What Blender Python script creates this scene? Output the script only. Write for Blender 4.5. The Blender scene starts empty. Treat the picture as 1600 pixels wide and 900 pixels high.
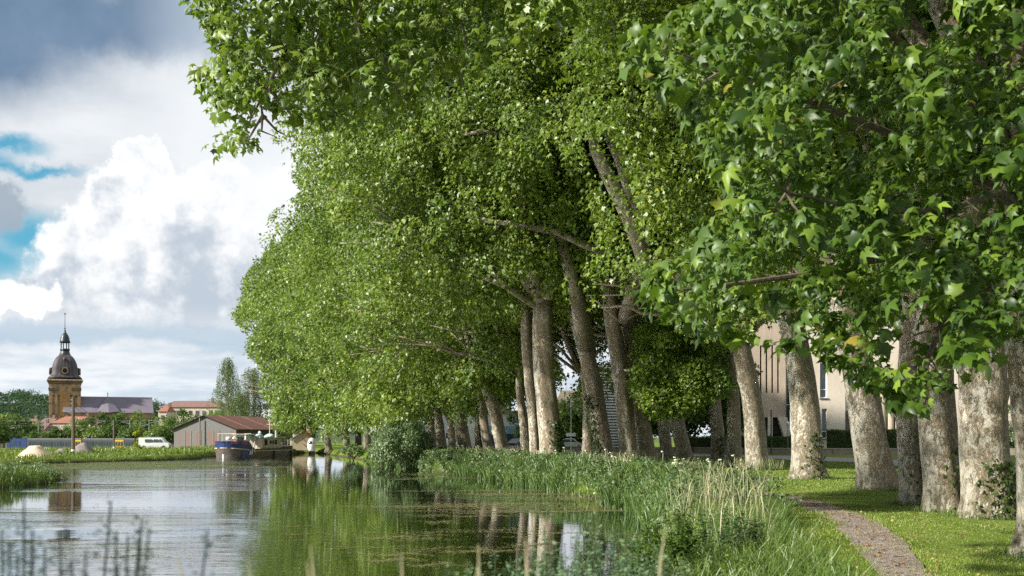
import bpy, math, random
import numpy as np
from mathutils import Vector, Matrix

random.seed(7)
RNG = np.random.default_rng(11)
HY, H, F = 683.0, 2.5, 1600.0          # horizon row of the photo, eye height over the water, focal length in photo pixels
SC = bpy.context.scene
COL = SC.collection

# ------------------------------------------------------------------ camera
cd = bpy.data.cameras.new('camera')
cam = bpy.data.objects.new('camera', cd)
COL.objects.link(cam)
cam.location = (0, 0, H)
cam.rotation_euler = (math.radians(90), 0, 0)
cd.sensor_width = 36; cd.lens = 36
cd.shift_y = (HY - 450) / 1600
cd.clip_start = 0.1; cd.clip_end = 9000
cd.dof.use_dof = True; cd.dof.focus_distance = 34; cd.dof.aperture_fstop = 3.2
SC.camera = cam
SC.view_settings.view_transform = 'Standard'
SC.view_settings.look = 'None'
SC.view_settings.exposure = 1.05
SC.view_settings.gamma = 1
SC.cycles.max_bounces = 7
SC.cycles.diffuse_bounces = 3
SC.cycles.glossy_bounces = 3
SC.cycles.transmission_bounces = 3
SC.cycles.transparent_max_bounces = 6
SC.cycles.use_denoising = False
SC.cycles.sample_clamp_indirect = 2.5
SC.cycles.blur_glossy = 0.5

# ------------------------------------------------------------------ sun and sky
SUN_EL = math.radians(32)
SUN_DIR = Vector((-0.90, -0.42, 0)).normalized() * math.cos(SUN_EL) + Vector((0, 0, math.sin(SUN_EL)))
sl = bpy.data.lights.new('sun', 'SUN'); sl.energy = 4.8; sl.angle = math.radians(2.0); sl.color = (1.0, 0.94, 0.84)
sun = bpy.data.objects.new('sun', sl); COL.objects.link(sun)
sun.rotation_euler = SUN_DIR.to_track_quat('Z', 'Y').to_euler()

class NB:
    """small helper for writing node trees"""
    def __init__(s, nt): s.nt = nt; s.L = nt.links
    def node(s, t, **kw):
        n = s.nt.nodes.new(t)
        for k, v in kw.items(): setattr(n, k, v)
        return n
    def put(s, sock, v):
        if isinstance(v, bpy.types.NodeSocket): s.L.new(v, sock)
        elif v is not None: sock.default_value = v
    def m(s, op, a, b=None, c=None, clamp=False):
        n = s.node('ShaderNodeMath', operation=op, use_clamp=clamp)
        s.put(n.inputs[0], a); s.put(n.inputs[1], b)
        if c is not None: s.put(n.inputs[2], c)
        return n.outputs[0]
    def v(s, op, a, b=None, scale=None):
        n = s.node('ShaderNodeVectorMath', operation=op)
        s.put(n.inputs[0], a)
        if b is not None: s.put(n.inputs[1], b)
        if scale is not None: s.put(n.inputs['Scale'], scale)
        return n.outputs['Value'] if op in ('DISTANCE', 'LENGTH', 'DOT_PRODUCT') else n.outputs[0]
    def comb(s, x=0., y=0., z=0.):
        n = s.node('ShaderNodeCombineXYZ')
        for i, q in enumerate((x, y, z)): s.put(n.inputs[i], q)
        return n.outputs[0]
    def sep(s, a):
        n = s.node('ShaderNodeSeparateXYZ'); s.put(n.inputs[0], a); return n.outputs
    def noise(s, vec, scale, detail=4, rough=.55, dist=0., col=False):
        n = s.node('ShaderNodeTexNoise'); s.put(n.inputs['Vector'], vec)
        n.inputs['Scale'].default_value = scale; n.inputs['Detail'].default_value = detail
        n.inputs['Roughness'].default_value = rough; n.inputs['Distortion'].default_value = dist
        return n.outputs['Color'] if col else n.outputs['Fac']
    def vor(s, vec, scale, feature='F1', out='Distance', rnd=1.0):
        n = s.node('ShaderNodeTexVoronoi', feature=feature); s.put(n.inputs['Vector'], vec)
        n.inputs['Scale'].default_value = scale; n.inputs['Randomness'].default_value = rnd
        return n.outputs[out]
    def mix(s, f, a, b, mode='MIX'):
        n = s.node('ShaderNodeMix', data_type='RGBA', blend_type=mode)
        s.put(n.inputs[0], f); s.put(n.inputs[6], rgba(a)); s.put(n.inputs[7], rgba(b))
        return n.outputs[2]
    def step(s, x, a, b, lo=0., hi=1.):
        n = s.node('ShaderNodeMapRange', interpolation_type='SMOOTHSTEP')
        s.put(n.inputs[0], x)
        for i, q in enumerate((a, b, lo, hi)): s.put(n.inputs[i + 1], q)
        return n.outputs[0]
    def bump(s, h, strength, dist):
        n = s.node('ShaderNodeBump'); n.inputs['Strength'].default_value = strength
        n.inputs['Distance'].default_value = dist; s.put(n.inputs['Height'], h); return n.outputs[0]
    def attr(s, name, out='Fac'):
        n = s.node('ShaderNodeAttribute', attribute_name=name); return n.outputs[out]
def rgba(c):
    if isinstance(c, (tuple, list)) and len(c) == 3: return (*c, 1)
    return c

w = bpy.data.worlds.new('World'); SC.world = w; w.use_nodes = True
nt = w.node_tree; nt.nodes.clear(); B = NB(nt)
wo = B.node('ShaderNodeOutputWorld'); bg = B.node('ShaderNodeBackground')
bg.inputs['Strength'].default_value = 0.054
B.L.new(bg.outputs[0], wo.inputs[0])
sky = B.node('ShaderNodeTexSky', sky_type='NISHITA', sun_disc=False)
sky.sun_elevation = SUN_EL; sky.sun_rotation = math.atan2(SUN_DIR.x, SUN_DIR.y)
D = B.node('ShaderNodeTexCoord').outputs['Generated']
dx, dy, dz = B.sep(D)
az = B.m('ARCTAN2', dx, dy); el = B.m('ARCSINE', dz)
A = B.comb(az, el, 0.)
def ae(x, y):
    u, v = (x - 800) / F, (HY - y) / F
    return (math.atan(u), math.atan(v / math.sqrt(1 + u * u)), 0.)
wn = B.noise(D, 9., 7, .62, col=True)
wn2 = B.noise(D, 38., 6, .62, col=True)
warp = B.v('ADD', B.v('SCALE', B.v('SUBTRACT', wn, (.5, .5, .5)), scale=.085), B.v('SCALE', B.v('SUBTRACT', wn2, (.5, .5, .5)), scale=.034))
WA = B.v('ADD', A, warp)
WAs = B.v('ADD', A, B.v('SCALE', warp, scale=.55))
def field(blobs, vec):
    out = None
    for (x, y, rx, ry) in blobs:
        c = ae(x, y)
        d = B.v('SUBTRACT', vec, c)
        d = B.v('MULTIPLY', d, (F / rx, F / ry, 0.))
        f = B.m('SUBTRACT', 1., B.v('LENGTH', d))
        out = f if out is None else B.m('SMOOTH_MAX', out, f, .25)
    return out
skyc = B.mix(1., sky.outputs[0], (.35, 1.0, 1.1), 'MULTIPLY')
skyc = B.mix(.45, skyc, (1.6, 4.9, 6.9))
# general high cloud over the whole dome; open holes only where the blue shows
stre = B.noise(B.v('MULTIPLY', D, (1., 1., 4.5)), 3.2, 9, .6)
fine = B.noise(D, 14., 9, .6)
sheet_v = B.m('ADD', B.m('MULTIPLY', B.step(stre, .3, .7), .55), B.m('MULTIPLY', fine, .5))
sheet = B.mix(sheet_v, (5.0, 5.6, 6.2), (8.7, 8.9, 9.1))
holes = field([(10, 226, 75, 17), (-20, 245, 60, 16), (60, 266, 85, 11), (0, 256, 60, 12), (45, 362, 75, 46), (0, 395, 70, 40), (-80, 400, 120, 70)], WAs)
gen = B.step(B.noise(B.v('MULTIPLY', D, (1., 1., 2.2)), 2.1, 5, .55), .56, .68)   # other openings elsewhere
front = B.step(B.v('DISTANCE', A, ae(300, 350)), .45, .75)
hole = B.m('MAXIMUM', B.step(holes, -.1, .9), B.m('MULTIPLY', gen, front))
c = B.mix(hole, sheet, skyc)
# grey low bands over the horizon
band = B.noise(B.v('MULTIPLY', D, (1., 1., 6.)), 7., 9, .62)
lowm = B.step(el, .02, .17, 1., 0.)
lowc = B.mix(B.step(band, .36, .60), (5.4, 6.4, 7.4), (8.8, 9.1, 9.4))
c = B.mix(B.m('MULTIPLY', lowm, .92), c, lowc)
lowband = field([(250, 528, 330, 24), (60, 520, 150, 22), (400, 545, 120, 14)], WAs)
c = B.mix(B.step(lowband, .0, .6, 0., .75), c, (4.4, 5.6, 6.7))
# dark storm cloud top left and a grey puff at left
dark = field([(30, 5, 240, 84), (-80, 45, 195, 98), (250, 30, 115, 75), (345, 50, 60, 90), (200, -120, 330, 110), (-200, -100, 400, 260)], WAs)
dk = B.mix(fine, (.5, 1.15, 2.1), (2.3, 3.3, 4.7))
dk = B.mix(B.step(az, ae(150, 0)[0], ae(420, 0)[0]), dk, (5.4, 6.2, 7.0))
c = B.mix(B.step(dark, .0, .5, 0., .97), c, dk)
puff = field([(5, 308, 42, 34), (-30, 330, 50, 40)], WA)
c = B.mix(B.step(puff, .0, .4, 0., .9), c, (3.4, 4.1, 4.9))
# cumulus heap
cum = field([(160, 395, 95, 70), (210, 325, 75, 65), (228, 262, 42, 48), (236, 232, 20, 26), (330, 360, 95, 80), (330, 290, 60, 60), (260, 440, 200, 95),
             (110, 440, 70, 50), (400, 430, 120, 120), (170, 480, 150, 44), (480, 400, 160, 160)], WA)
e1 = B.noise(D, 24., 9, .62)
e2 = B.noise(B.v('ADD', D, (-.012, 0., .014)), 24., 9, .62)
rel = B.m('ADD', .5, B.m('MULTIPLY', B.m('SUBTRACT', e1, e2), 3.0))
f1 = B.noise(D, 8., 4, .5)
shade = B.m('ADD', B.m('MULTIPLY', rel, .62), B.m('MULTIPLY', B.step(f1, .35, .65), .42))
shade = B.m('ADD', shade, B.step(el, ae(0, 500)[1], ae(0, 330)[1], -.38, .12))
edge = B.step(cum, .06, .34, .35, 0.)
shade = B.m('ADD', shade, edge, clamp=True)
cc = B.mix(B.step(shade, .0, .95), (4.9, 5.6, 6.4), (9.7, 9.7, 9.7))
cut = B.step(el, ae(0, 530)[1], ae(0, 455)[1])
c = B.mix(B.m('MULTIPLY', B.step(cum, .0, .20), cut), c, cc)
lit = field([(-10, 450, 60, 30), (45, 455, 36, 26), (20, 480, 40, 14), (-60, 470, 60, 30)], WA)
c = B.mix(B.step(lit, -.05, .30), c, (10.4, 10.4, 10.2))
# bright veil between the heap and the trees
veil = field([(330, 190, 170, 130), (420, 300, 130, 150)], WAs)
c = B.mix(B.step(veil, .0, .8, 0., .75), c, B.mix(fine, (7.4, 7.8, 8.3), (9.6, 9.6, 9.6)))
B.L.new(c, bg.inputs['Color'])

# ------------------------------------------------------------------ small building helpers
def W(x, y, d): return np.array([(x - 800) / F * d, d, H - (y - HY) * d / F])
def Wx(x, d): return (x - 800) / F * d
def tag(o, label=None, cat=None, group=None, kind=None):
    if label: o['label'] = label
    if cat: o['category'] = cat
    if group: o['group'] = group
    if kind: o['kind'] = kind
    return o
def empty(name, loc, rz=0., label=None, cat=None, group=None):
    o = bpy.data.objects.new(name, None); COL.objects.link(o); o.location = loc; o.rotation_euler = (0, 0, rz)
    o.empty_display_size = .3
    return tag(o, label, cat, group)
def npmesh(name, V, loops, sizes, mat, parent=None, attrs=None, smooth=False):
    me = bpy.data.meshes.new(name)
    V = np.ascontiguousarray(V, dtype=np.float32); loops = np.ascontiguousarray(loops, dtype=np.int32)
    sizes = np.asarray(sizes, dtype=np.int32)
    me.vertices.add(len(V)); me.vertices.foreach_set('co', V.ravel())
    me.loops.add(len(loops)); me.loops.foreach_set('vertex_index', loops)
    me.polygons.add(len(sizes))
    st = np.zeros(len(sizes), np.int32); st[1:] = np.cumsum(sizes)[:-1]
    me.polygons.foreach_set('loop_start', st)
    me.update(calc_edges=True)
    if not smooth: me.shade_flat()
    else: me.shade_smooth()
    for k, a in (attrs or {}).items():
        at = me.attributes.new(k, 'FLOAT', 'POINT'); at.data.foreach_set('value', np.ascontiguousarray(a, dtype=np.float32))
    me.materials.append(mat)
    o = bpy.data.objects.new(name, me); COL.objects.link(o)
    if parent: o.parent = parent
    return o
class MB:
    """collects shapes into one mesh"""
    def __init__(s): s.V = []; s.Fs = []
    def add(s, vs, fs):
        b = len(s.V); s.V += [tuple(float(q) for q in v) for v in vs]; s.Fs += [tuple(b + i for i in f) for f in fs]; return s
    def box(s, c, size, rz=0., bev=0.0, tilt=0.):
        x, y, z = [q / 2 for q in size]
        if bev > 0:
            b = min(bev, x * .45, y * .45, z * .45); P = []
            for sz in (-1, 1):
                for (ex, ey, zz) in ((0, 0, z - b), (b, b, z)) if sz > 0 else ((b, b, z), (0, 0, z - b)):
                    X, Y = x - ex, y - ey
                    for (a, q) in ((-X, -Y), (X, -Y), (X, Y), (-X, Y)): P.append((a, q, sz * zz))
            f = [(3, 2, 1, 0), (12, 13, 14, 15)]
            for r in range(3):
                for k in range(4): f.append((r * 4 + k, r * 4 + (k + 1) % 4, r * 4 + 4 + (k + 1) % 4, r * 4 + 4 + k))
        else:
            P = [(-x, -y, -z), (x, -y, -z), (x, y, -z), (-x, y, -z), (-x, -y, z), (x, -y, z), (x, y, z), (-x, y, z)]
            f = [(3, 2, 1, 0), (4, 5, 6, 7), (0, 1, 5, 4), (1, 2, 6, 5), (2, 3, 7, 6), (3, 0, 4, 7)]
        R = Matrix.Rotation(rz, 3, 'Z') @ Matrix.Rotation(tilt, 3, 'Y')
        return s.add([R @ Vector(p) + Vector(c) for p in P], f)
    def tube(s, pts, rad, n=8, caps=True):
        pts = [Vector(p) for p in pts]
        if not isinstance(rad, (list, tuple)): rad = [rad] * len(pts)
        b = len(s.V); up = Vector((.31, .17, .93))
        for i, p in enumerate(pts):
            t = (pts[min(i + 1, len(pts) - 1)] - pts[max(i - 1, 0)]).normalized()
            if abs(t.dot(up)) > .97: u0 = Vector((1, 0, 0))
            else: u0 = up
            u = t.cross(u0).normalized(); v = t.cross(u)
            for k in range(n):
                a = 2 * math.pi * k / n
                s.V.append(tuple(p + (u * math.cos(a) + v * math.sin(a)) * rad[i]))
        for i in range(len(pts) - 1):
            for k in range(n):
                s.Fs.append((b + i * n + k, b + i * n + (k + 1) % n, b + (i + 1) * n + (k + 1) % n, b + (i + 1) * n + k))
        if caps:
            s.Fs.append(tuple(b + k for k in range(n))[::-1]); s.Fs.append(tuple(b + (len(pts) - 1) * n + k for k in range(n)))
        return s
    def lathe(s, prof, n=24, c=(0, 0, 0), rot=0., sq=None):
        b = len(s.V)
        for (r, z) in prof:
            for k in range(n):
                a = 2 * math.pi * k / n + rot
                s.V.append((c[0] + r * math.cos(a), c[1] + r * math.sin(a), c[2] + z))
        for i in range(len(prof) - 1):
            for k in range(n):
                s.Fs.append((b + i * n + k, b + i * n + (k + 1) % n, b + (i + 1) * n + (k + 1) % n, b + (i + 1) * n + k))
        s.Fs.append(tuple(b + k for k in range(n))[::-1]); s.Fs.append(tuple(b + (len(prof) - 1) * n + k for k in range(n)))
        return s
    def build(s, name, mat, parent=None, smooth=False):
        me = bpy.data.meshes.new(name); me.from_pydata(s.V, [], s.Fs); me.update()
        if smooth:
            me.shade_smooth()
        me.materials.append(mat)
        o = bpy.data.objects.new(name, me); COL.objects.link(o)
        if parent: o.parent = parent
        return o
def mat(name, fn):
    m_ = bpy.data.materials.new(name); m_.use_nodes = True
    nt = m_.node_tree; nt.nodes.clear(); b = NB(nt)
    o = b.node('ShaderNodeOutputMaterial')
    b.L.new(fn(b), o.inputs[0]); return m_
def prin(b, col, rough=.7, nrm=None, spec=.5, metal=0., alpha=None):
    p = b.node('ShaderNodeBsdfPrincipled')
    b.put(p.inputs['Base Color'], rgba(col)); b.put(p.inputs['Roughness'], rough); b.put(p.inputs['Metallic'], metal)
    b.put(p.inputs['Specular IOR Level'], spec)
    if nrm is not None: b.put(p.inputs['Normal'], nrm)
    if alpha is not None: b.put(p.inputs['Alpha'], alpha)
    return p.outputs[0]
def pos(b): return b.node('ShaderNodeNewGeometry').outputs['Position']
def objc(b): return b.node('ShaderNodeTexCoord').outputs['Object']
def worn(name, col, col2, scale=2., rough=.7, bmp=.0, stretch=(1, 1, 1), amt=.8, spec=.4, metal=0.):
    def fn(b):
        v_ = b.v('MULTIPLY', objc(b), stretch)
        n1 = b.noise(v_, scale, 6, .6); n2 = b.noise(v_, scale * 6, 4, .6)
        f = b.m('MULTIPLY', b.step(b.m('ADD', b.m('MULTIPLY', n1, .65), b.m('MULTIPLY', n2, .35)), .36, .64), amt)
        nr = b.bump(n2, bmp, .02) if bmp else None
        return prin(b, b.mix(f, col, col2), rough, nr, spec, metal)
    return mat(name, fn)

# ------------------------------------------------------------------ materials
def leafmat(name, dark, mid, light, trans=.32, gloss=.55, rough=.42):
    def fn(b):
        r = b.attr('rnd'); cl = b.attr('clu')
        n = b.noise(pos(b), .22, 3, .5)
        f = b.m('ADD', b.m('MULTIPLY', r, .5), b.m('MULTIPLY', b.m('ADD', b.m('MULTIPLY', cl, .6), b.m('MULTIPLY', n, .4)), .55))
        c1 = b.mix(b.step(f, .12, .55), dark, mid); c2 = b.mix(b.step(f, .52, .95), c1, light)
        yel = b.m('MULTIPLY', b.step(r, .994, .998), .7)
        c2 = b.mix(yel, c2, (.30, .20, .03))
        di = b.node('ShaderNodeBsdfDiffuse'); b.put(di.inputs[0], c2)
        tr = b.node('ShaderNodeBsdfTranslucent'); b.put(tr.inputs[0], b.mix(.5, c2, (.16, .26, .02)))
        mx = b.node('ShaderNodeMixShader'); mx.inputs[0].default_value = trans
        b.L.new(di.outputs[0], mx.inputs[1]); b.L.new(tr.outputs[0], mx.inputs[2])
        gl = b.node('ShaderNodeBsdfGlossy'); gl.inputs['Roughness'].default_value = rough; gl.inputs['Color'].default_value = (.9, .95, .9, 1)
        lw = b.node('ShaderNodeLayerWeight'); lw.inputs[0].default_value = .5
        fr = b.m('ADD', .035, b.m('MULTIPLY', b.m('POWER', lw.outputs['Facing'], 4.), .32))
        m2 = b.node('ShaderNodeMixShader'); b.L.new(b.m('MULTIPLY', fr, gloss), m2.inputs[0])
        b.L.new(mx.outputs[0], m2.inputs[1]); b.L.new(gl.outputs[0], m2.inputs[2])
        return m2.outputs[0]
    return mat(name, fn)
M = {}
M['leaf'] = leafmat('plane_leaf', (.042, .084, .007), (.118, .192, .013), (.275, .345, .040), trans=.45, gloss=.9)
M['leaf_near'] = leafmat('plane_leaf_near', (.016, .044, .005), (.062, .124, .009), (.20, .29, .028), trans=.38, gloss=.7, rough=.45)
M['leaf_far'] = leafmat('far_leaf', (.032, .065, .016), (.058, .105, .022), (.11, .165, .035), trans=.25, gloss=.3)
M['leaf_hill'] = leafmat('hill_leaf', (.020, .048, .026), (.032, .068, .036), (.055, .100, .045), trans=.2, gloss=.15)
M['leaf_birch'] = leafmat('birch_leaf', (.08, .125, .04), (.13, .18, .06), (.20, .25, .09), trans=.35, gloss=.5)
M['leaf_yellow'] = leafmat('yellow_leaf', (.16, .20, .01), (.25, .28, .01), (.35, .36, .03), trans=.3, gloss=.3)
M['leaf_shrub'] = leafmat('shrub_leaf', (.048, .088, .030), (.09, .145, .052), (.165, .225, .09), trans=.28, gloss=.9)
M['hedge_leaf'] = leafmat('hedge_leaf', (.016, .045, .008), (.030, .080, .010), (.075, .15, .02), trans=.2, gloss=.4)
M['ivy'] = leafmat('ivy_leaf', (.020, .040, .010), (.035, .06, .012), (.07, .09, .02), trans=.15, gloss=.5)
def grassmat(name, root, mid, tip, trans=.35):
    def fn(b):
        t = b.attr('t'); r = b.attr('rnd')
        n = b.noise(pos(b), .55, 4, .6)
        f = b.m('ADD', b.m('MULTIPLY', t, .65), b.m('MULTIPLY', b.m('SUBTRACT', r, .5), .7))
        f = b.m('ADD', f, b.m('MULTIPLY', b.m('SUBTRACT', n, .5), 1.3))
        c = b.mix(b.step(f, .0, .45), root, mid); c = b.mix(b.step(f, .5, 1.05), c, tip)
        di = b.node('ShaderNodeBsdfDiffuse'); b.put(di.inputs[0], c)
        tr = b.node('ShaderNodeBsdfTranslucent'); b.put(tr.inputs[0], c)
        mx = b.node('ShaderNodeMixShader'); mx.inputs[0].default_value = trans
        b.L.new(di.outputs[0], mx.inputs[1]); b.L.new(tr.outputs[0], mx.inputs[2])
        gl = b.node('ShaderNodeBsdfGlossy'); gl.inputs['Roughness'].default_value = .45
        m2 = b.node('ShaderNodeMixShader'); m2.inputs[0].default_value = .05
        b.L.new(mx.outputs[0], m2.inputs[1]); b.L.new(gl.outputs[0], m2.inputs[2])
        return m2.outputs[0]
    return mat(name, fn)
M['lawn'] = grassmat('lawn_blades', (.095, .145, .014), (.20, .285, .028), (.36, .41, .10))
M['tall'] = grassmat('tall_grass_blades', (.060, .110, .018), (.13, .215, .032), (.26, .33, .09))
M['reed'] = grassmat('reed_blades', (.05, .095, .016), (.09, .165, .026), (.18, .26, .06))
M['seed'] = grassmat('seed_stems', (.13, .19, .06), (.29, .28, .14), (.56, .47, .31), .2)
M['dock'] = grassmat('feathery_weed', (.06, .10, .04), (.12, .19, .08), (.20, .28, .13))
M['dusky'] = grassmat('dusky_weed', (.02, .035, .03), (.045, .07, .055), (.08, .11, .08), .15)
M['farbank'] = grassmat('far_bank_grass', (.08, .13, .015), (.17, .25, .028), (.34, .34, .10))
M['flower'] = worn('umbel_flower', (.72, .74, .55), (.55, .60, .35), 30)

def bark_fn(b):
    P_ = objc(b); n0 = b.noise(P_, 1.1, 3, .5, col=True)
    Pw = b.v('ADD', P_, b.v('SCALE', b.v('SUBTRACT', n0, (.5, .5, .5)), scale=.25))
    Pv = b.v('MULTIPLY', Pw, (1., 1., .62))
    big = b.noise(b.v('MULTIPLY', P_, (1., 1., .28)), 1.5, 5, .62)
    f1 = b.noise(Pv, 9., 5, .68)
    f2 = b.noise(Pv, 30., 4, .6)
    vo = b.vor(Pv, 12., out='Color'); vr = b.sep(vo)[0]
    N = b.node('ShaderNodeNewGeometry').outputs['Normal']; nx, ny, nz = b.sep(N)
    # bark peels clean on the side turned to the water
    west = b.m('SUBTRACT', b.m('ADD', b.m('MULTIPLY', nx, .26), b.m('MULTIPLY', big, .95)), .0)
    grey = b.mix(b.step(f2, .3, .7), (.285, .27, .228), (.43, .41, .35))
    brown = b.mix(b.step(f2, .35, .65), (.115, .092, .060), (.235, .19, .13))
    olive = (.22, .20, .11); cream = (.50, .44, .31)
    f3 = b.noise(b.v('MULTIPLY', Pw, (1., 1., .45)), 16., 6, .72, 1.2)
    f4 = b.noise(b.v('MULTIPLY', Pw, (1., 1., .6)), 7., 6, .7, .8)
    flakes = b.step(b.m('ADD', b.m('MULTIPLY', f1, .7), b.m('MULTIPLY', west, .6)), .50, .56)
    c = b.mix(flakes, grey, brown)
    c = b.mix(b.m('MULTIPLY', b.step(f3, .56, .59), .85), c, cream)
    c = b.mix(b.m('MULTIPLY', b.step(f3, .36, .40, 1., 0.), .8), c, (.10, .08, .05))
    c = b.mix(b.m('MULTIPLY', b.step(f4, .36, .40, 1., 0.), .7), c, olive)
    pl = b.noise(b.v('MULTIPLY', Pw, (1., 1., .6)), 3.1, 6, .66, 1.)
    c = b.mix(b.m('MULTIPLY', b.step(pl, .53, .56), .62), c, brown)
    c = b.mix(b.m('MULTIPLY', b.step(pl, .38, .41, 1., 0.), .55), c, (.46, .43, .36))
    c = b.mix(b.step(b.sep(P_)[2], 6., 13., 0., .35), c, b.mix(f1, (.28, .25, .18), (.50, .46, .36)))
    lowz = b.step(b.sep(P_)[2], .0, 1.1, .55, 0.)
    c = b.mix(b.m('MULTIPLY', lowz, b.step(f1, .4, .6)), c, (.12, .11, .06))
    h = b.m('ADD', b.m('MULTIPLY', b.m('MULTIPLY', flakes, f1), .9), b.m('MULTIPLY', f2, .35))
    h = b.m('ADD', h, b.m('MULTIPLY', f3, .8))
    return prin(b, c, .85, b.bump(h, .8, .05), .25)
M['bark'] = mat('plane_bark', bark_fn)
M['bark_dark'] = worn('dark_bark', (.07, .055, .04), (.14, .11, .08), 3, .9, .5, (1, 1, .3))
M['birch_bark'] = worn('birch_bark', (.5, .48, .43), (.16, .14, .12), 3, .8, .2, (1, 1, 2.5))

def terrain_fn(b):
    P_ = pos(b); x, y, z = b.sep(P_)
    n = b.noise(P_, .35, 5, .6); n2 = b.noise(P_, 6., 4, .65); n3 = b.noise(P_, .9, 4, .6)
    g = b.mix(b.step(n, .3, .7), (.085, .145, .018), (.17, .22, .04))
    g = b.mix(b.step(n2, .3, .75), g, (.06, .09, .015))
    g = b.mix(b.m('MULTIPLY', b.step(n3, .6, .7), .55), g, (.22, .18, .09))
    c = b.mix(b.step(z, .05, .3), (.055, .045, .028), g)
    return prin(b, c, .95, b.bump(n2, .6, .06), .1)
M['ground'] = mat('grassy_ground', terrain_fn)
def path_fn(b):
    P_ = pos(b)
    n = b.noise(P_, 1.3, 4, .6); v_ = b.vor(P_, 42., out='Color'); v2 = b.vor(P_, 42.); s = b.sep(v_)[0]
    v3 = b.sep(b.vor(P_, 15., out='Color'))[1]
    c = b.mix(b.step(n, .35, .65), (.20, .178, .158), (.33, .30, .268))
    c = b.mix(b.step(s, .2, .9), b.mix(.5, c, (.12, .09, .07)), c)
    c = b.mix(b.step(s, .88, .92), c, (.48, .42, .35))
    c = b.mix(b.m('MULTIPLY', b.step(v3, .84, .88), .6), c, (.25, .14, .06))
    return prin(b, c, .95, b.bump(v2, .9, .03), .2)
M['path'] = mat('gravel_path', path_fn)
def road_fn(b):
    P_ = pos(b); n = b.noise(P_, .5, 4, .6); n2 = b.noise(P_, 40., 3, .6)
    return prin(b, b.mix(b.m('ADD', b.m('MULTIPLY', n, .6), b.m('MULTIPLY', n2, .4)), (.10, .095, .095), (.24, .22, .215)), .9)
M['road'] = mat('asphalt', road_fn)
def water_fn(b):
    P_ = pos(b); x, y, z = b.sep(P_)
    a = b.noise(b.v('MULTIPLY', P_, (.8, 2.6, 1.)), 1.0, 3, .55)
    b2 = b.noise(b.v('MULTIPLY', P_, (1.3, 4.2, 1.)), 2.0, 2, .5)
    # wind patches: rippled and calm areas
    wp = b.noise(b.v('MULTIPLY', P_, (.35, 1., 1.)), .085, 4, .55)
    open_ = b.step(b.m('ADD', x, b.m('MULTIPLY', y, .22)), -2.5, .5, 1., 0.)
    amp = b.m('ADD', .024, b.m('MULTIPLY', b.m('MULTIPLY', b.step(wp, .40, .56), open_), .20))
    sw = b.noise(b.v('MULTIPLY', P_, (.22, 1.1, 1.)), .75, 3, .5)
    yj = b.m('ADD', y, b.m('MULTIPLY', b.m('SUBTRACT', wp, .5), 14.))
    calm = b.m('MULTIPLY', b.step(yj, 33.5, 35.5), b.step(yj, 47., 50., 1., 0.))
    amp = b.m('ADD', .014, b.m('MULTIPLY', b.m('SUBTRACT', amp, .024), b.m('SUBTRACT', 1., b.m('MULTIPLY', calm, .95))))
    near = b.step(y, 16., 60., 1., .6)
    h = b.m('MULTIPLY', b.m('ADD', b.m('MULTIPLY', a, .6), b.m('MULTIPLY', b2, .35)), b.m('MULTIPLY', amp, near))
    h = b.m('ADD', h, b.m('MULTIPLY', b.m('MULTIPLY', sw, .9), b.m('MULTIPLY', b.m('SUBTRACT', amp, .012), near)))
    n = b.node('ShaderNodeBump'); n.inputs['Strength'].default_value = 1.; n.inputs['Distance'].default_value = .22; b.put(n.inputs['Height'], h)
    di = b.node('ShaderNodeBsdfDiffuse'); di.inputs[0].default_value = (.009, .014, .004, 1)
    gl = b.node('ShaderNodeBsdfGlossy'); gl.inputs['Roughness'].default_value = .015; gl.inputs['Color'].default_value = (.97, .98, 1, 1); b.L.new(n.outputs[0], gl.inputs['Normal'])
    fr = b.node('ShaderNodeFresnel'); fr.inputs[0].default_value = 1.34; b.L.new(n.outputs[0], fr.inputs['Normal'])
    mx = b.node('ShaderNodeMixShader'); b.L.new(b.m('ADD', b.m('MULTIPLY', fr.outputs[0],   .55), .44), mx.inputs[0])
    b.L.new(di.outputs[0], mx.inputs[1]); b.L.new(gl.outputs[0], mx.inputs[2])
    return mx.outputs[0]
M['water'] = mat('canal_water', water_fn)

# ------------------------------------------------------------------ terrain, water, path, road
RB = [(-60, 5.2), (-12, 6.8), (-3, 9), (1.6, 13), (3.1, 20), (3.9, 27), (4.3, 34), (2.2, 47), (1.2, 52), (-2.4, 64.5), (-6.7, 77), (-13, 100), (-19.9, 125), (-26.5, 147), (-29, 160)]
LB = [(-33, 162), (-32.4, 150), (-33, 144), (-36.5, 142), (-39.2, 121), (-35.5, 118), (-38, 108), (-45.5, 91), (-60, 84), (-90, 78), (-90, 66), (-45, 66), (-30, 62.5), (-26.2, 60), (-25.2, 56), (-24.6, 50), (-25.5, 45), (-34, 40), (-60, 36)]
CANAL = np.array(RB + LB, float)
def sdist(P, poly):
    """signed distance to a polygon, negative inside"""
    d = np.full(len(P), 1e9); ins = np.zeros(len(P), bool); n = len(poly)
    for i in range(n):
        a, b = poly[i], poly[(i + 1) % n]; e = b - a; wv = P - a
        t = np.clip((wv @ e) / (e @ e), 0, 1)
        d = np.minimum(d, np.hypot(*(wv - t[:, None] * e).T))
        cnd = (a[1] > P[:, 1]) != (b[1] > P[:, 1])
        with np.errstate(divide='ignore', invalid='ignore'):
            xi = (b[0] - a[0]) * (P[:, 1] - a[1]) / (b[1] - a[1]) + a[0]
        ins ^= cnd & (P[:, 0] < xi)
    return np.where(ins, -d, d)
def wob(x, y, s, ph=0.):
    return (np.sin(x * s + ph) * np.cos(y * s * .83 + ph * 1.7) + .5 * np.sin(x * s * 2.3 + 1.3 + ph) * np.cos(y * s * 1.9 + .4))
def sst(x, a, b):
    t = np.clip((x - a) / (b - a), 0, 1); return t * t * (3 - 2 * t)
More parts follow.
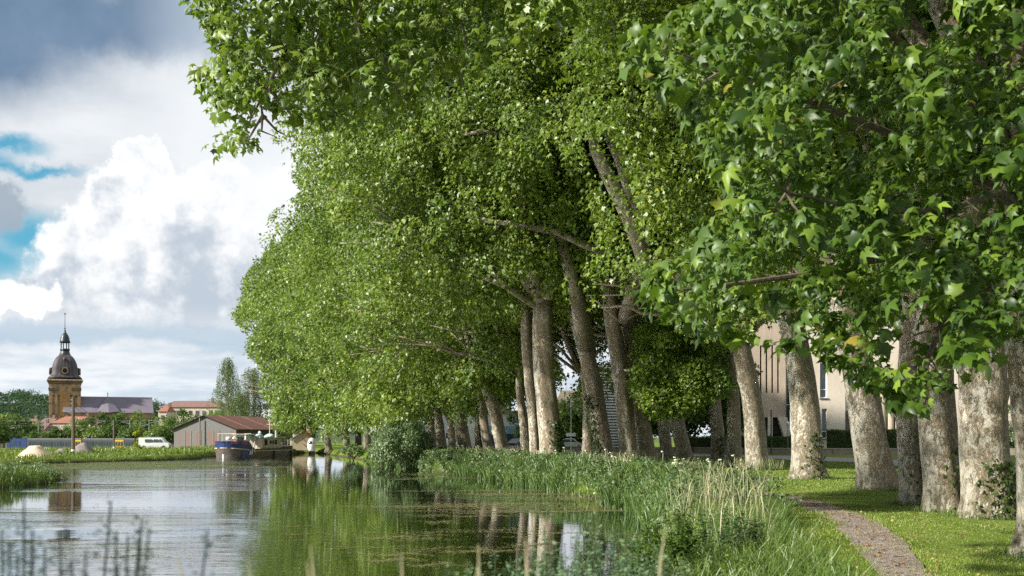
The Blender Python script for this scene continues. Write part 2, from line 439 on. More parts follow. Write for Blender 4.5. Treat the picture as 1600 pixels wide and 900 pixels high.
def ground_z(x, y):
    x = np.asarray(x, float); y = np.asarray(y, float)
    sh = x.shape; P = np.stack([x.ravel(), y.ravel()], 1)
    s = sdist(P, CANAL).reshape(sh) + .22 * wob(x, y, 1.3)
    east = sst(x + .3 * y, -8, 4)                       # the tree side is the higher one
    land = .45 + .35 * east + .05 * wob(x, y, .35) * sst(s, 1, 4)
    low = sst(-x, 66, 80) * sst(y, 190, 208)  # the railway lies in a cutting
    land = land - 2.1 * low
    far = sst(y, 300, 420); land = land * (1 - far) + 0.2 * far
    return -1.1 + (land + 1.1) * sst(s, -.9, .75)
def axis(parts):
    out = []
    for a, b, st in parts: out += list(np.arange(a, b, st))
    return np.array(out)
gx = axis([(-4000, -400, 400), (-400, -100, 30), (-100, -48, 4), (-48, 16, .55), (16, 60, 2), (60, 200, 14), (200, 4001, 380)])
gy = axis([(-400, -20, 60), (-20, 4, 4), (4, 66, .55), (66, 170, 1.1), (170, 330, 6), (330, 700, 40), (700, 6001, 500)])
GX, GY = np.meshgrid(gx, gy)
GZ = ground_z(GX, GY)
nx_, ny_ = len(gx), len(gy)
idx = np.arange(nx_ * ny_).reshape(ny_, nx_)
q = np.stack([idx[:-1, :-1], idx[:-1, 1:], idx[1:, 1:], idx[1:, :-1]], -1).reshape(-1, 4)
g = npmesh('ground', np.stack([GX, GY, GZ], -1).reshape(-1, 3), q.ravel(), np.full(len(q), 4), M['ground'], smooth=True)
tag(g, kind='structure')
o = MB().add([(-95, -2, 0), (14, -2, 0), (14, 166, 0), (-95, 166, 0)], [(0, 1, 2, 3)]).build('canal_water', M['water']); tag(o, kind='structure')

def ribbon(name, pts, wid, mat_, dz, n=6, step=.5, wj=0.):
    pts = np.array(pts, float); seg = np.hypot(*np.diff(pts, axis=0).T); cum_ = np.r_[0, np.cumsum(seg)]
    ts = np.arange(0, cum_[-1], step)
    X = np.interp(ts, cum_, pts[:, 0]); Y = np.interp(ts, cum_, pts[:, 1]); Wd = np.interp(ts, cum_, wid)
    k = np.ones(7) / 7
    Xs = np.convolve(np.pad(X, 3, 'edge'), k, 'valid'); Ys = np.convolve(np.pad(Y, 3, 'edge'), k, 'valid')
    tx, ty = np.gradient(Xs), np.gradient(Ys); l = np.hypot(tx, ty); nx2, ny2 = ty / l, -tx / l
    V = []; 
    for j in range(n + 1):
        e = (j / n - .5) * Wd
        if wj and j in (0, n): e = e + wj * (np.sin(ts * 2.1 + j) + .6 * np.sin(ts * 5.3 + 2 * j))
        px, py = Xs + nx2 * e, Ys + ny2 * e
        V.append(np.stack([px, py, ground_z(px, py) + dz], 1))
    V = np.stack(V, 1); m_ = len(ts); idx = np.arange(m_ * (n + 1)).reshape(m_, n + 1)
    q = np.stack([idx[:-1, :-1], idx[:-1, 1:], idx[1:, 1:], idx[1:, :-1]], -1).reshape(-1, 4)
    return npmesh(name, V.reshape(-1, 3), q.ravel(), np.full(len(q), 4), mat_, smooth=True)
PATH = [(3.6, 4), (4.3, 9), (4.85, 12.8), (5.84, 16.3), (6.95, 21.3), (7.5, 25.7), (7.7, 29.2), (7.3, 36), (6.2, 45)]
PW = [.8, .8, .62, .85, .9, .85, .7, .6, .5]
o = ribbon('footpath', PATH, PW, M['path'], .03, step=.3, wj=.02); tag(o, kind='structure')
ROAD = [(22, -60), (23, 20), (25, 42), (26, 65), (23, 86), (13, 104), (0, 122), (-10, 145), (-20, 175), (-30, 210)]
o = ribbon('road', ROAD, [7] * 10, M['road'], .035, step=1.5); tag(o, kind='structure')

# ------------------------------------------------------------------ leaves
def unit(v): return v / np.maximum(np.linalg.norm(v, axis=-1, keepdims=True), 1e-9)
SH = {}
SH[2] = (np.array([(0, 0, 0), (.40, .5, -.12), (0, 1, -.05), (-.40, .5, -.12)]), np.array([(0, 1, 2), (0, 2, 3)]))
SH[4] = (np.array([(0, 0, 0), (.50, .42, -.14), (.20, .52, .0), (0, 1.0, -.16), (-.20, .52, 0), (-.50, .42, -.14)]),
         np.array([(0, 1, 2), (0, 2, 3), (0, 3, 4), (0, 4, 5)]))
SH[10] = (np.array([(0, .36, .05), (0, .0, 0), (.34, .04, -.10), (.30, .24, -.02), (.58, .48, -.20), (.25, .54, -.02), (0, 1.0, -.24), (-.25, .54, -.02), (-.58, .48, -.20), (-.30, .24, -.02), (-.34, .04, -.10)]),
          np.array([(0, i, i + 1) for i in range(1, 10)] + [(0, 10, 1)]))
def leaf_arrays(P, T, Nn, S, shape):
    sv, sf = SH[shape]
    T = unit(T); Bv = unit(np.cross(Nn, T)); N2 = np.cross(T, Bv)
    n = len(P); k = len(sv)
    bend = RNG.uniform(.1, 2.5, n)[:, None, None]; wid = RNG.uniform(.6, 1.2, n)[:, None, None]
    V = P[:, None, :] + S[:, None, None] * (sv[None, :, 1:2] * T[:, None, :] + wid * sv[None, :, 0:1] * Bv[:, None, :] + bend * sv[None, :, 2:3] * N2[:, None, :])
    Fc = sf[None] + (np.arange(n) * k)[:, None, None]
    return V.reshape(-1, 3), Fc.reshape(-1, 3), k
class Foliage:
    def __init__(s): s.V = []; s.F = []; s.R = []; s.C = []; s.n = 0
    def add(s, P, T, Nn, S, clu, shape):
        if len(P) == 0: return
        V, Fc, k = leaf_arrays(P, T, Nn, S, shape)
        s.V.append(V); s.F.append(Fc + s.n); s.n += len(V)
        s.R.append(np.repeat(RNG.random(len(P)), k)); s.C.append(np.repeat(clu, k))
    def build(s, name, mat_, parent=None):
        if not s.V: return None
        V = np.concatenate(s.V); Fc = np.concatenate(s.F)
        if parent is not None: V = V - np.array(parent.location)
        return npmesh(name, V, Fc.ravel(), np.full(len(Fc), 3), mat_, parent, {'rnd': np.concatenate(s.R), 'clu': np.concatenate(s.C)}, smooth=True)
def project(P):
    d = np.maximum(P[:, 1], .3)
    return 800 + P[:, 0] / d * F, HY - (P[:, 2] - H) / d * F, P[:, 1]
def scatter_clusters(fol, C, R, out, nl, size, shape, sag=.55, keep=None):
    """C cluster centres, R radii, out outward directions, nl leaves per cluster, size leaf length"""
    m_ = len(C)
    if m_ == 0: return
    nl = np.asarray(nl); rep = np.repeat(np.arange(m_), nl); n = len(rep)
    dirv = unit(RNG.normal(size=(n, 3)) + out[rep] * .75 + np.array([0, 0, .25]))
    rr = R[rep] * RNG.uniform(.25, 1., n) ** .5
    off = dirv * rr[:, None]; off[:, 2] *= .8
    P = C[rep] + off
    T = out[rep] * .6 + unit(RNG.normal(size=(n, 3))) * .9 + np.array([0, 0, -sag])
    Nn = out[rep] * .55 + dirv * .5 + np.array([0, 0, .75]) + RNG.normal(size=(n, 3)) * .42
    S = size[rep] * RNG.uniform(.55, 1.2, n)
    clu = RNG.random(m_)[rep]
    if keep is not None:
        k = keep(P); P, T, Nn, S, clu = P[k], T[k], Nn[k], S[k], clu[k]
    fol.add(P, T, Nn, S, clu, shape)

CN = np.array([-.942, -.335, 0.]); AL = np.array([-.335, .942, 0.])      # towards the water / along the row
# gaps in the foliage where trunks and limbs show: (x1, y1, x2, y2, halfwidth, only leaves nearer than this)
GAPS = [(922, 225, 1003, 395, 22, 60), (950, 215, 990, 320, 13, 60), (885, 395, 925, 540, 18, 62), (852, 480, 866, 720, 22, 60), (825, 480, 838, 720, 14, 60),
        (950, 440, 985, 720, 22, 58), (972, 470, 1012, 720, 18, 58), (922, 590, 948, 720, 18, 66), (810, 348, 940, 392, 5, 60),
        (730, 208, 778, 204, 6, 60), (1025, 640, 1045, 720, 14, 66), (1055, 650, 1074, 720, 16, 66), (1150, 540, 1182, 730, 22, 52), (1141, 560, 1148, 730, 12, 57),
        (1243, 500, 1264, 740, 26, 42), (1325, 550, 1376, 760, 28, 32), (1117, 620, 1121, 720, 12, 66), (862, 220, 880, 290, 5, 60), (833, 0, 862, 40, 10, 60),
        (774, 640, 789, 715, 14, 75), (680, 640, 693, 705, 9, 100), (722, 650, 726, 710, 11, 90), (752, 660, 752, 710, 8, 88),
        (1200, 560, 1225, 700, 22, 300), (1285, 560, 1300, 700, 16, 300), (890, 590, 893, 700, 13, 300), (876, 545, 898, 590, 13, 300), (690, 640, 700, 690, 5, 300), (805, 680, 830, 712, 14, 200), (960, 640, 968, 700, 8, 300), (700, 690, 705, 705, 8, 300)]
BOT_X = [300, 440, 520, 560, 640, 665, 700, 740, 765, 800, 830, 880, 905, 935, 980, 1020, 1060, 1100, 1130, 1160, 1210, 1240, 1300, 1700]
BOT_Y = [688, 688, 690, 700, 704, 668, 672, 668, 650, 655, 640, 600, 640, 632, 612, 650, 642, 646, 640, 560, 575, 560, 545, 545]
SKY_Y = [-400, 130, 200, 240, 300, 325, 360, 400, 440, 480, 520, 560, 600, 640, 700]
SKY_X = [330, 452, 436, 440, 462, 434, 408, 388, 380, 373, 384, 392, 410, 428, 440]
NEAR_Y = [-60, 0, 60, 90, 130, 180, 240, 300, 350, 400, 440, 480, 520, 545, 580, 610, 640]
NEAR_X = [1125, 1125, 1005, 1010, 1075, 1092, 1135, 1160, 1130, 1085, 1030, 1040, 1130, 1290, 1340, 1400, 1445]
OVER_X = [240, 300, 340, 352, 392, 415, 440, 520, 640, 760, 800]
OVER_Y = [20, 120, 150, 245, 232, 170, 195, 190, 150, 40, 0]
def keep_main(P):
    x, y, d = project(P)
    k = np.ones(len(P), bool)
    for (x1, y1, x2, y2, hw, dm) in GAPS:
        ex, ey = x2 - x1, y2 - y1; L2 = ex * ex + ey * ey
        t = np.clip(((x - x1) * ex + (y - y1) * ey) / L2, 0, 1)
        dd = np.hypot(x - x1 - t * ex, y - y1 - t * ey) / hw
        k &= ~((d < dm) & (dd < RNG.uniform(.35, 1.25, len(P))) & (RNG.random(len(P)) > .10))
    near_edge = np.interp(y, NEAR_Y, NEAR_X)
    over = (x < 800) & (y < np.interp(x, OVER_X, OVER_Y) + RNG.normal(0, 8, len(P)))
    k &= (d > 37) | (x > near_edge + RNG.normal(0, 8, len(P))) | over | (y < -60)
    jag = 9 * np.sin(x / 7.) + 7 * np.sin(x / 17. + 1)
    k &= y < np.interp(x, BOT_X, BOT_Y) + jag + RNG.normal(0, 5, len(P))
    jy = 6 * np.sin(y / 9.) + 6 * np.sin(y / 23. + 2)
    k &= (x > np.interp(y, SKY_Y, SKY_X) + jy + RNG.normal(0, 3, len(P))) | (d < 34)
    return k

def limb_tubes(mb, base, r0, top, rt, zfork, targets, kink=.5):
    """stem from base to top, then limbs to the targets"""
    base = np.array(base, float); top = np.array(top, float)
    zs = [0, .05, .15, .35] + [.6 + .3 * i_ for i_ in range(26)] + [10, 12, 16]
    bumps = [(random.uniform(0, 6.28), random.uniform(.8, 7), random.uniform(.05, .13), random.uniform(.10, .22)) for _ in range(9)]
    L = top[2] - base[2]; pts = []; rad = []
    for z in zs + [1e9]:
        if z > L: z = L
        t = z / L
        p = base + (top - base) * t; p[0] += .18 * math.sin(t * 5 + base[0]) * t; p[1] += .15 * math.sin(t * 4 + base[1])*t
        fl = 1 + .34 * math.exp(-z / .30)
        pts.append(p); rad.append((r0 * (1 - t) + rt * t) * fl)
        if z == L: break
    nseg = 36; b = len(mb.V)
    ph = random.uniform(0, 6)
    for p, r, in zip(pts, rad):
        zz = p[2] - base[2]
        for k in range(nseg):
            a = 2 * math.pi * k / nseg
            lob = 1 + (.09 * math.exp(-zz / .5) + .03) * math.sin(a * 5 + ph) + .04 * math.sin(a * 3 + ph * 2 + zz * .7) + .025 * math.sin(a * 9 + zz * 2.2)
            for (ba, bz, bh, bw) in bumps:
                da = (a - ba + math.pi) % (2 * math.pi) - math.pi
                lob += bh / max(r, .2) * math.exp(-(da * r) ** 2 / bw ** 2 - (zz - bz) ** 2 / bw ** 2)
            mb.V.append((p[0] + r * lob * math.cos(a), p[1] + r * lob * math.sin(a), p[2] - (.25 if zz < .01 else 0)))
    for i in range(len(pts) - 1):
        for k in range(nseg):
            mb.Fs.append((b + i * nseg + k, b + i * nseg + (k + 1) % nseg, b + (i + 1) * nseg + (k + 1) % nseg, b + (i + 1) * nseg + k))
    mb.Fs.append(tuple(b + (len(pts) - 1) * nseg + k for k in range(nseg)))
    top = pts[-1]
    def hidden(Q):
        if base[1] > 50: return True
        x, y, d_ = project(np.array(Q)); return bool(np.all((y < -20) | (x > np.interp(y, NEAR_Y, NEAR_X) + 40)))
    for tg, rr in targets:
        tg = np.array(tg, float); n = 6; P = []
        for i in range(n + 1):
            t = i / n; p = top * (1 - t) + tg * t
            p = p + np.array([0, 0, 1.]) * math.sin(t * math.pi) * kink * 1.2 + RNG.normal(0, .22, 3) * (0 < i < n)
            P.append(p)
        P[0] = P[0] - np.array([0, 0, .5])
        if not hidden(P): continue
        mb.tube(P, [rr * (1 - .8 * i / n) for i in range(n + 1)], 9)
        for _ in range(3):   # side branches
            i = random.randint(2, n - 1); a = P[i]; e = a + unit(tg - top + RNG.normal(0, 3.5, 3)) * random.uniform(2.2, 4.5)
            m1 = (a + e) / 2 + RNG.normal(0, .3, 3)
            if not hidden([a, e]): continue
            mb.tube([a, m1, e], [rr * .35, rr * .22, .03], 6)

def crown_env(base_xy, lean, zb, zt, wc, wr, wa, n, droop):
    """cluster centres in a crown wider over the water"""
    th = RNG.uniform(0, 2 * math.pi, n); h = RNG.random(n) ** .9
    ct, st = np.cos(th), np.sin(th)
    wx = np.where(ct > 0, wc, wr)
    Rr = 1 / np.sqrt((ct / wx) ** 2 + (st / wa) ** 2)
    bump = 1 + .13 * np.sin(th * 3 + h * 9 + base_xy[0]) + .09 * np.sin(th * 7 - h * 14)
    prof = np.minimum(1, .62 + 1.1 * h) * np.sqrt(np.maximum(0, 1 - h ** 3.2))
    rho = RNG.uniform(.12, 1, n) ** .38
    zlow = zb - droop * np.clip(ct, 0, 1) * rho ** 3
    z = zlow + h * (zt - zlow)
    r = Rr * bump * prof * rho
    C = np.stack([base_xy[0] + lean[0] * np.clip(z / 10, 0, 2), base_xy[1] + lean[1] * np.clip(z / 10, 0, 2), z], 1)
    C = C + (ct * r)[:, None] * CN + (st * r)[:, None] * AL
    out = ct[:, None] * CN + st[:, None] * AL + np.array([0, 0, 1.]) * (h[:, None] - .35) * 1.3
    return C, unit(out)

# ------------------------------------------------------------------ the plane trees
GND = .8
# x of the base in the photo, distance, trunk diameter, (x, y) of a point further up the stem, extra, label
TREES = [
 (1652, 14.7, 1.0, (1614, 380), 'near plane tree cut by the right edge of the photo, pale bark, nearest of all'),
 (1547, 22.0, 1.14, (1532, 560), 'stout plane with half grey half brown bark and ivy foot, second from right edge'),
 (1478, 23.6, .96, (1462, 600), 'plane tree with peeling bark standing close left of the half grey half brown one'),
 (1428, 25.6, .70, (1420, 575), 'slender pale plane tree, thinnest of the close group right of the footpath'),
 (1376, 32.0, 1.22, (1332, 550), 'plane tree leaning hard to the left with the cream building behind it'),
 (1264, 42.0, 1.38, (1245, 500), 'upright thick plane tree with flaking cream bark left of the long window'),
 (1184, 52.0, 1.40, (1163, 540), 'brown knobbly plane tree standing left of the slotted concrete wall'),
 (1147, 57.0, 1.00, (1141, 540), 'straight plane trunk half hidden behind the brown knobbly one'),
 (1120, 66.0, 1.05, (1119, 600), 'plane tree with ivy at its foot, between two groups of leaning trunks'),
 (1074, 66.0, 1.30, (1044, 610), 'leaning plane tree, right one of the pair under the hanging leaf clump'),
 (1045, 71.0, 1.10, (1032, 630), 'plane tree, left one of the pair under the hanging leaf clump'),
 (1014, 58.0, 1.15, (976, 470), 'tall leaning plane trunk, right one of the long bare pair in mid row'),
 (984, 57.0, 1.30, (955, 450), 'tall leaning plane trunk, left one of the long bare pair, big limb above'),
 (948, 61.0, 1.40, (900, 470), 'plane tree leaning left with the dark ivy strip between it and its neighbour'),
 (920, 66.0, .80, (914, 610), 'narrow plane trunk just left of the dark ivy strip'),
 (863, 55.0, 1.55, (845, 470), 'thick pale plane trunk with an ivy tuft at its right foot, mid row'),
 (838, 60.0, .90, (822, 470), 'slim plane trunk touching the thick pale one on its left'),
 (822, 70.0, .80, (816, 620), 'short visible plane trunk behind the slim one beside the thick pale trunk'),
 (789, 75.0, 1.25, (768, 630), 'leaning plane tree right of the bright gap with parked cars out of view'),
 (766, 82.0, .85, (752, 640), 'thin plane trunk leaning against the outline of a thicker one behind the nettles'),
 (752, 88.0, 1.10, (750, 650), 'dark shaded plane trunk wrapped in ivy in the far part of the row'),
 (727, 92.0, 1.45, (720, 650), 'broad plane trunk standing right of the bankside shrub'),
 (707, 100.0, .85, (704, 660), 'thin plane trunk between the broad one and the curved one near the shrub'),
 (693, 104.0, 1.10, (680, 630), 'curved plane trunk next to the bankside willow shrub'),
 (678, 112.0, .90, (673, 660), 'last plane trunk seen before the bankside shrub hides the row'),
]
for i, dd in enumerate((119, 127, 135, 143, 151, 159, 167)):
    X_ = -7.5 - (dd - 112) * .50
    TREES.append((800 + X_ / dd * F, dd, 1.1, (800 + X_ / dd * F - 6, 640),
      ['plane crown just left of the last visible trunk, above the bankside shrub', 'plane crown hanging low over the canal left of the shrub', 'far plane tree over the narrow dark end of the canal',
       'far plane tree with its leaves touching the bank, third from the end of the row', 'far plane tree, second but one from the sky edge', 'far plane tree next to last before the open sky',
       'last plane tree of the row, its crown edge against the bright clouds'][i]))
TEMPL = []
for ti, (xb, d, dia, up, lab) in enumerate(TREES):
    random.seed(100 + ti); RNG = np.random.default_rng(500 + ti)
    if 45 < d < 80: dia *= .88
    X0 = Wx(xb, d); z0 = float(ground_z(np.array([X0]), np.array([d]))[0])
    root = empty('plane_tree', (X0, d, z0), 0, lab, 'tree', 'plane trees in the row beside the canal')
    u = W(up[0], up[1], d); 
    ztop = max(u[2], 7.0 if d > 16 else 6.0)
    sl_ = (u[0] - X0) / max(u[2] - z0, 1)
    lean = (sl_ * 10, 0.0)
    top = np.array([X0 + sl_ * (ztop - z0), d, ztop])
    big = d > 50
    zt = 31.5 + random.uniform(-1, 1); zb = 7.6
    if d > 75: zb = 5.5
    # trunk and limbs
    tg = []
    for k in range(6):
        th = 2 * math.pi * k / 6 + random.uniform(-.4, .4); r = random.uniform(3, 6.5); rise = random.uniform(7, 15)
        tg.append((top + CN * (math.cos(th) * r + 1.8) + AL * math.sin(th) * r + np.array([0, 0, rise]), dia * random.uniform(.17, .26)))
    for k in range(2 if d > 30 else 0):
        tg.append((top + CN * random.uniform(7, 10) + AL * random.uniform(-4, 4) + np.array([0, 0, random.uniform(1.5, 5)]), dia * .16))
    mb = MB()
    limb_tubes(mb, (X0, d, z0), dia / 2 * .90, top, dia / 2 * .74, 0, tg)
    def wl(pts, rs):
        mb.tube([W(a, b, c) for a, b, c in pts], rs, 12)
    if ti == 12:
        wl([(975, 500, 57), (1008, 405, 51), (985, 345, 49), (955, 285, 48), (930, 235, 48), (912, 150, 50)], [.42, .44, .38, .33, .27, .06])
        wl([(1008, 402, 51), (990, 320, 50), (968, 250, 49), (940, 195, 49)], [.36, .28, .24, .15])
        wl([(955, 450, 57), (935, 392, 51), (870, 362, 50.5), (800, 350, 50.5), (760, 345, 51.5), (735, 330, 53), (690, 318, 55)], [.30, .22, .18, .14, .11, .08, .03])
    if ti == 13:
        wl([(916, 540, 61), (905, 480, 57), (890, 420, 53), (880, 390, 52), (874, 290, 52), (862, 220, 53)], [.58, .46, .36, .28, .18, .06])
    if ti == 15:
        wl([(845, 470, 55), (826, 400, 54), (812, 300, 52), (795, 215, 50.5), (750, 205, 49), (712, 214, 50)], [.42, .30, .22, .15, .11, .03])
        wl([(845, 470, 55), (850, 350, 56), (858, 230, 56), (850, 100, 56), (835, 0, 56), (820, -100, 56)], [.5, .45, .4, .35, .3, .2])
        wl([(858, 60, 56), (820, 110, 54), (795, 138, 52.5), (765, 150, 52), (740, 175, 52)], [.24, .2, .16, .1, .03])
    V = np.array(mb.V) - np.array([X0, d, z0])
    mb.V = [tuple(p) for p in V]
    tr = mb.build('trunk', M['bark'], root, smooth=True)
    # crown
    fol = Foliage()
    if ti == 0:
        n = 420; C, out = crown_env((X0, d), lean, 7.5, 28, 9, 8, 7, n, 0.5)
    elif d < 45:
        n = 620 if d < 38 else 480; C, out = crown_env((X0, d), lean, 7.4, zt, 12.5 if d < 38 else 8.5, 8.5, 7.5, n, 1.2)
    elif d < 68:
        n = 620; C, out = crown_env((X0, d), lean, 10.3, zt, 13.2 + (1.2 if dia > 1.2 else 0), 8, 7.5, n, 1.2)
    elif d < 75:
        n = 560; C, out = crown_env((X0, d), lean, 6.5, zt, 13.2, 8, 8, n, 3.)
    else:
        n = 560; C, out = crown_env((X0, d), lean, zb, zt, 14.2, 8, 8, n, 3.6)
    px, py, pd = project(C)
    R = RNG.uniform(1.0, 1.75, len(C)) * (1 if d > 30 else .9)
    mrg = 1.8 / np.maximum(pd, 2) * F + 30
    vis = (px > -mrg) & (px < 1600 + mrg) & (py > -mrg) & (pd > 3)
    cd_ = np.maximum(pd, 6)
    # leaf length grows a little with distance, fewer leaves there
    siz = np.where(cd_ < 30, .20, np.where(cd_ < 60, .255, np.where(cd_ < 100, .28, .38)))
    nl = np.where(cd_ < 30, 150, np.where(cd_ < 60, 155, np.where(cd_ < 100, 125, 75)))
    k10 = vis & (cd_ < 27); k4 = vis & (cd_ >= 27) & (cd_ < 75); k2 = vis & (cd_ >= 75)
    for kk, shp in ((k10, 10), (k4, 4), (k2, 2)):
        scatter_clusters(fol, C[kk], R[kk], out[kk], nl[kk], siz[kk], shp, keep=keep_main)
    nv = ~vis & (RNG.random(len(C)) < .8)
    scatter_clusters(fol, C[nv], R[nv] * 1.1, out[nv], np.full(nv.sum(), 22), np.full(nv.sum(), .62), 2)
    # twigs that carry the leaf clusters
    if 30 < d < 75:
        ck = C[vis & (py > 0)]
        for c_ in ck[RNG.choice(len(ck), min(8, len(ck)), replace=False)] if len(ck) else []:
            dr = unit(c_ - (top + np.array([0, 0, 3.]))); a = c_ - dr * random.uniform(1.5, 3.); 
            MB().tube([a - np.array(root.location), (a + c_) / 2 + RNG.normal(0, .2, 3) - np.array(root.location), c_ + dr * .8 - np.array([0, 0, .5]) - np.array(root.location)], [.05, .035, .01], 5).build('branch', M['bark_dark'], root)
    if ti == 10 or ti == 9 or ti == 8 or ti == 7:
        # low leaf clump in front of the pair of trunks
        n2 = 46
        xs = RNG.uniform(1000, 1135, n2); ys = RNG.uniform(520, 660, n2)
        ys = np.minimum(ys, np.interp(xs, [1000, 1040, 1060, 1100, 1135], [600, 660, 640, 620, 600]))
        ds = RNG.uniform(52, 58, n2); C2 = np.stack([Wx(xs, ds), ds, H - (ys - HY) * ds / F], 1)
        scatter_clusters(fol, C2, np.full(n2, .8), unit(np.tile([-.6, -.6, .4], (n2, 1))), np.full(n2, 130), np.full(n2, .21), 4)
    if ti == 0:
        # boughs that reach into the picture from the nearest tree
        poly_y = [0, 60, 90, 130, 180, 240, 300, 350, 400, 440, 480, 520, 545, 580, 610, 640]
        poly_x = [1125, 1005, 1010, 1075, 1092, 1135, 1160, 1130, 1085, 1030, 1040, 1130, 1290, 1340, 1400, 1445]
        bx = [1000, 1030, 1100, 1130, 1180, 1255, 1290, 1330, 1400, 1450, 1490, 1530, 1600, 1750]
        by = [90, 480, 490, 520, 490, 500, 545, 560, 600, 632, 612, 560, 545, 560]
        n3 = 1500; ys = RNG.uniform(-140, 650, n3); xs = RNG.uniform(990, 1760, n3)
        ok = (xs > np.interp(ys, poly_y, poly_x) + 14) & (ys < np.interp(xs, bx, by) - 20)
        # keep light holes between the sprays
        ok &= (np.sin(xs / 41. + ys / 67.) + np.sin(ys / 38. - xs / 90. + 1)) > -1.25
        xs, ys = xs[ok], ys[ok]
        ds = 9.0 + 6.5 * RNG.random(len(xs)) + np.clip((1250 - xs) / 250, 0, 1.5)
        C3 = np.stack([Wx(xs, ds), ds, H - (ys - HY) * ds / F], 1)
        o3 = unit(np.tile([-.75, -.45, .15], (len(C3), 1)) + RNG.normal(0, .3, (len(C3), 3)))
        scatter_clusters(fol, C3, RNG.uniform(.18, .38, len(C3)), o3, RNG.integers(10, 22, len(C3)), RNG.uniform(.10, .205, len(C3)), 10, sag=.75)
        # a fringe of single sprays along the outline
        fx, fy = [], []
        for j in range(len(poly_x) - 1):
            for t in np.linspace(0, 1, 7)[:-1]:
                fx.append(poly_x[j] * (1 - t) + poly_x[j + 1] * t + RNG.normal(0, 6)); fy.append(poly_y[j] * (1 - t) + poly_y[j + 1] * t + RNG.normal(0, 6))
        for (a, b_) in zip(bx, by):
            fx.append(a + RNG.normal(0, 8)); fy.append(b_ - 20 + RNG.normal(0, 5))
        fx, fy = np.array(fx), np.array(fy); fd = RNG.uniform(9.5, 13, len(fx))
        C4 = np.stack([Wx(fx, fd), fd, H - (fy - HY) * fd / F], 1)
        scatter_clusters(fol, C4, np.full(len(C4), .16), unit(np.tile([-.9, -.3, 0.], (len(C4), 1))), RNG.integers(5, 9, len(C4)), RNG.uniform(.15, .22, len(C4)), 10, sag=.7)
        tw = MB()
        L0 = np.array(root.location)
        hub = W(1600, 330, 14.3)
        boughs = [[(1500, 260, 13), (1370, 200, 12.3), (1280, 165, 12), (1130, 110, 11.5), (1040, 75, 11.2)],
                  [(1520, 400, 13), (1400, 400, 12.5), (1250, 430, 12), (1100, 450, 11.5), (1035, 455, 11.3)],
                  [(1540, 470, 12.5), (1470, 510, 11.5), (1450, 560, 11), (1445, 610, 10.6)],
                  [(1500, 130, 12.5), (1400, 60, 12), (1280, -20, 11.5), (1170, -60, 11)],
                  [(1560, 300, 12), (1480, 330, 10.8), (1360, 330, 10), (1230, 300, 9.7)]]
        for bo in boughs:
            tw = MB(); P = [hub - L0] + [W(*p) - L0 for p in bo]
            tw.tube(P, [.07 * (1 - .85 * i / (len(P) - 1)) for i in range(len(P))], 7)
            for p in bo:
                for _ in range(4):
                    a = W(*p) - L0; e = a + np.array([random.uniform(-.5, .4), random.uniform(-.5, .5), random.uniform(-.3, .4)])
                    tw.tube([a, (a + e) / 2 + RNG.normal(0, .06, 3), e], [.018, .012, .004], 5)
            tw.build('branch', M['bark_dark'], root)
    if ti == 4:
        # long bough reaching out over the water, top left of the picture
        oy = [-200, -60, 0, 40, 80, 110, 150, 200, 250]
        ox = [250, 240, 282, 300, 355, 305, 340, 345, 352]
        n3 = 1500; ys = RNG.uniform(-120, 250, n3); xs = RNG.uniform(240, 900, n3)
        lower = np.interp(xs, [240, 300, 340, 352, 392, 415, 440, 520, 640, 760, 900], [20, 120, 150, 245, 232, 170, 195, 190, 160, 90, 30])
        ok = (xs > np.interp(ys, oy, ox) + 10) & (ys < lower + RNG.normal(0, 7, n3))
        ok &= ~((np.abs(xs - 330) < 26) & (np.abs(ys - 72) < 22)) & ~((np.abs(xs - 415) < 20) & (np.abs(ys - 185) < 22))
        xs, ys = xs[ok], ys[ok]; ds = RNG.uniform(18, 24, len(xs))
        C3 = np.stack([Wx(xs, ds), ds, H - (ys - HY) * ds / F], 1)
        o3 = unit(np.tile([-.8, -.4, .1], (len(C3), 1)) + RNG.normal(0, .3, (len(C3), 3)))
        scatter_clusters(fol, C3, RNG.uniform(.25, .5, len(C3)), o3, RNG.integers(9, 17, len(C3)), RNG.uniform(.15, .25, len(C3)), 10, sag=.75)
        tw = MB(); L0 = np.array(root.location)
        Pb = [top, W(1100, -250, 28), W(820, -160, 24), W(600, -60, 22), W(480, 20, 21), W(430, 110, 20.5), W(385, 200, 20)]
        tw.tube([p - L0 for p in Pb], [.3, .24, .18, .11, .06, .04, .012], 8)
        for p in ((640, -40, 22), (560, 20, 21.5), (500, 20, 21), (470, 60, 21), (440, 90, 20.5), (420, 140, 20.2), (410, 180, 20)):
            for _ in range(5):
                a = W(*p) - L0; e = a + np.array([random.uniform(-.7, .5), random.uniform(-.8, .8), random.uniform(-.6, .2)])
                tw.tube([a, (a + e) / 2 + RNG.normal(0, .12, 3), e], [.03, .02, .006], 5)
        tw.build('branch', M['bark_dark'], root)
        # long drooping twigs that show in front of the leaf wall
        for (xa, ya, xb_, yb_) in ((720, 30, 735, 190), (640, 20, 655, 150), (560, 10, 548, 120), (600, 80, 640, 170), (500, 40, 470, 160), (360, 20, 372, 130)):
            P = [W(xa + (xb_ - xa) * t + random.uniform(-8, 8), ya + (yb_ - ya) * t, 19.5) - L0 for t in np.linspace(0, 1, 6)]
            MB().tube(P, [.03, .027, .023, .018, .012, .006], 5).build('hanging_twig', M['bark_dark'], root)
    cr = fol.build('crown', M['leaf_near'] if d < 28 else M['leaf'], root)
    # ivy on some feet
    ivy = {1: (.2, 1.3, 300), 8: (.5, 2.0, 260), 13: (-.75, 4.2, 500), 15: (.75, 2.6, 700), 20: (.3, 3.0, 400), 5: (.3, 1.9, 160), 2: (.5, 1.5, 160), 3: (.5, 2.0, 120)}
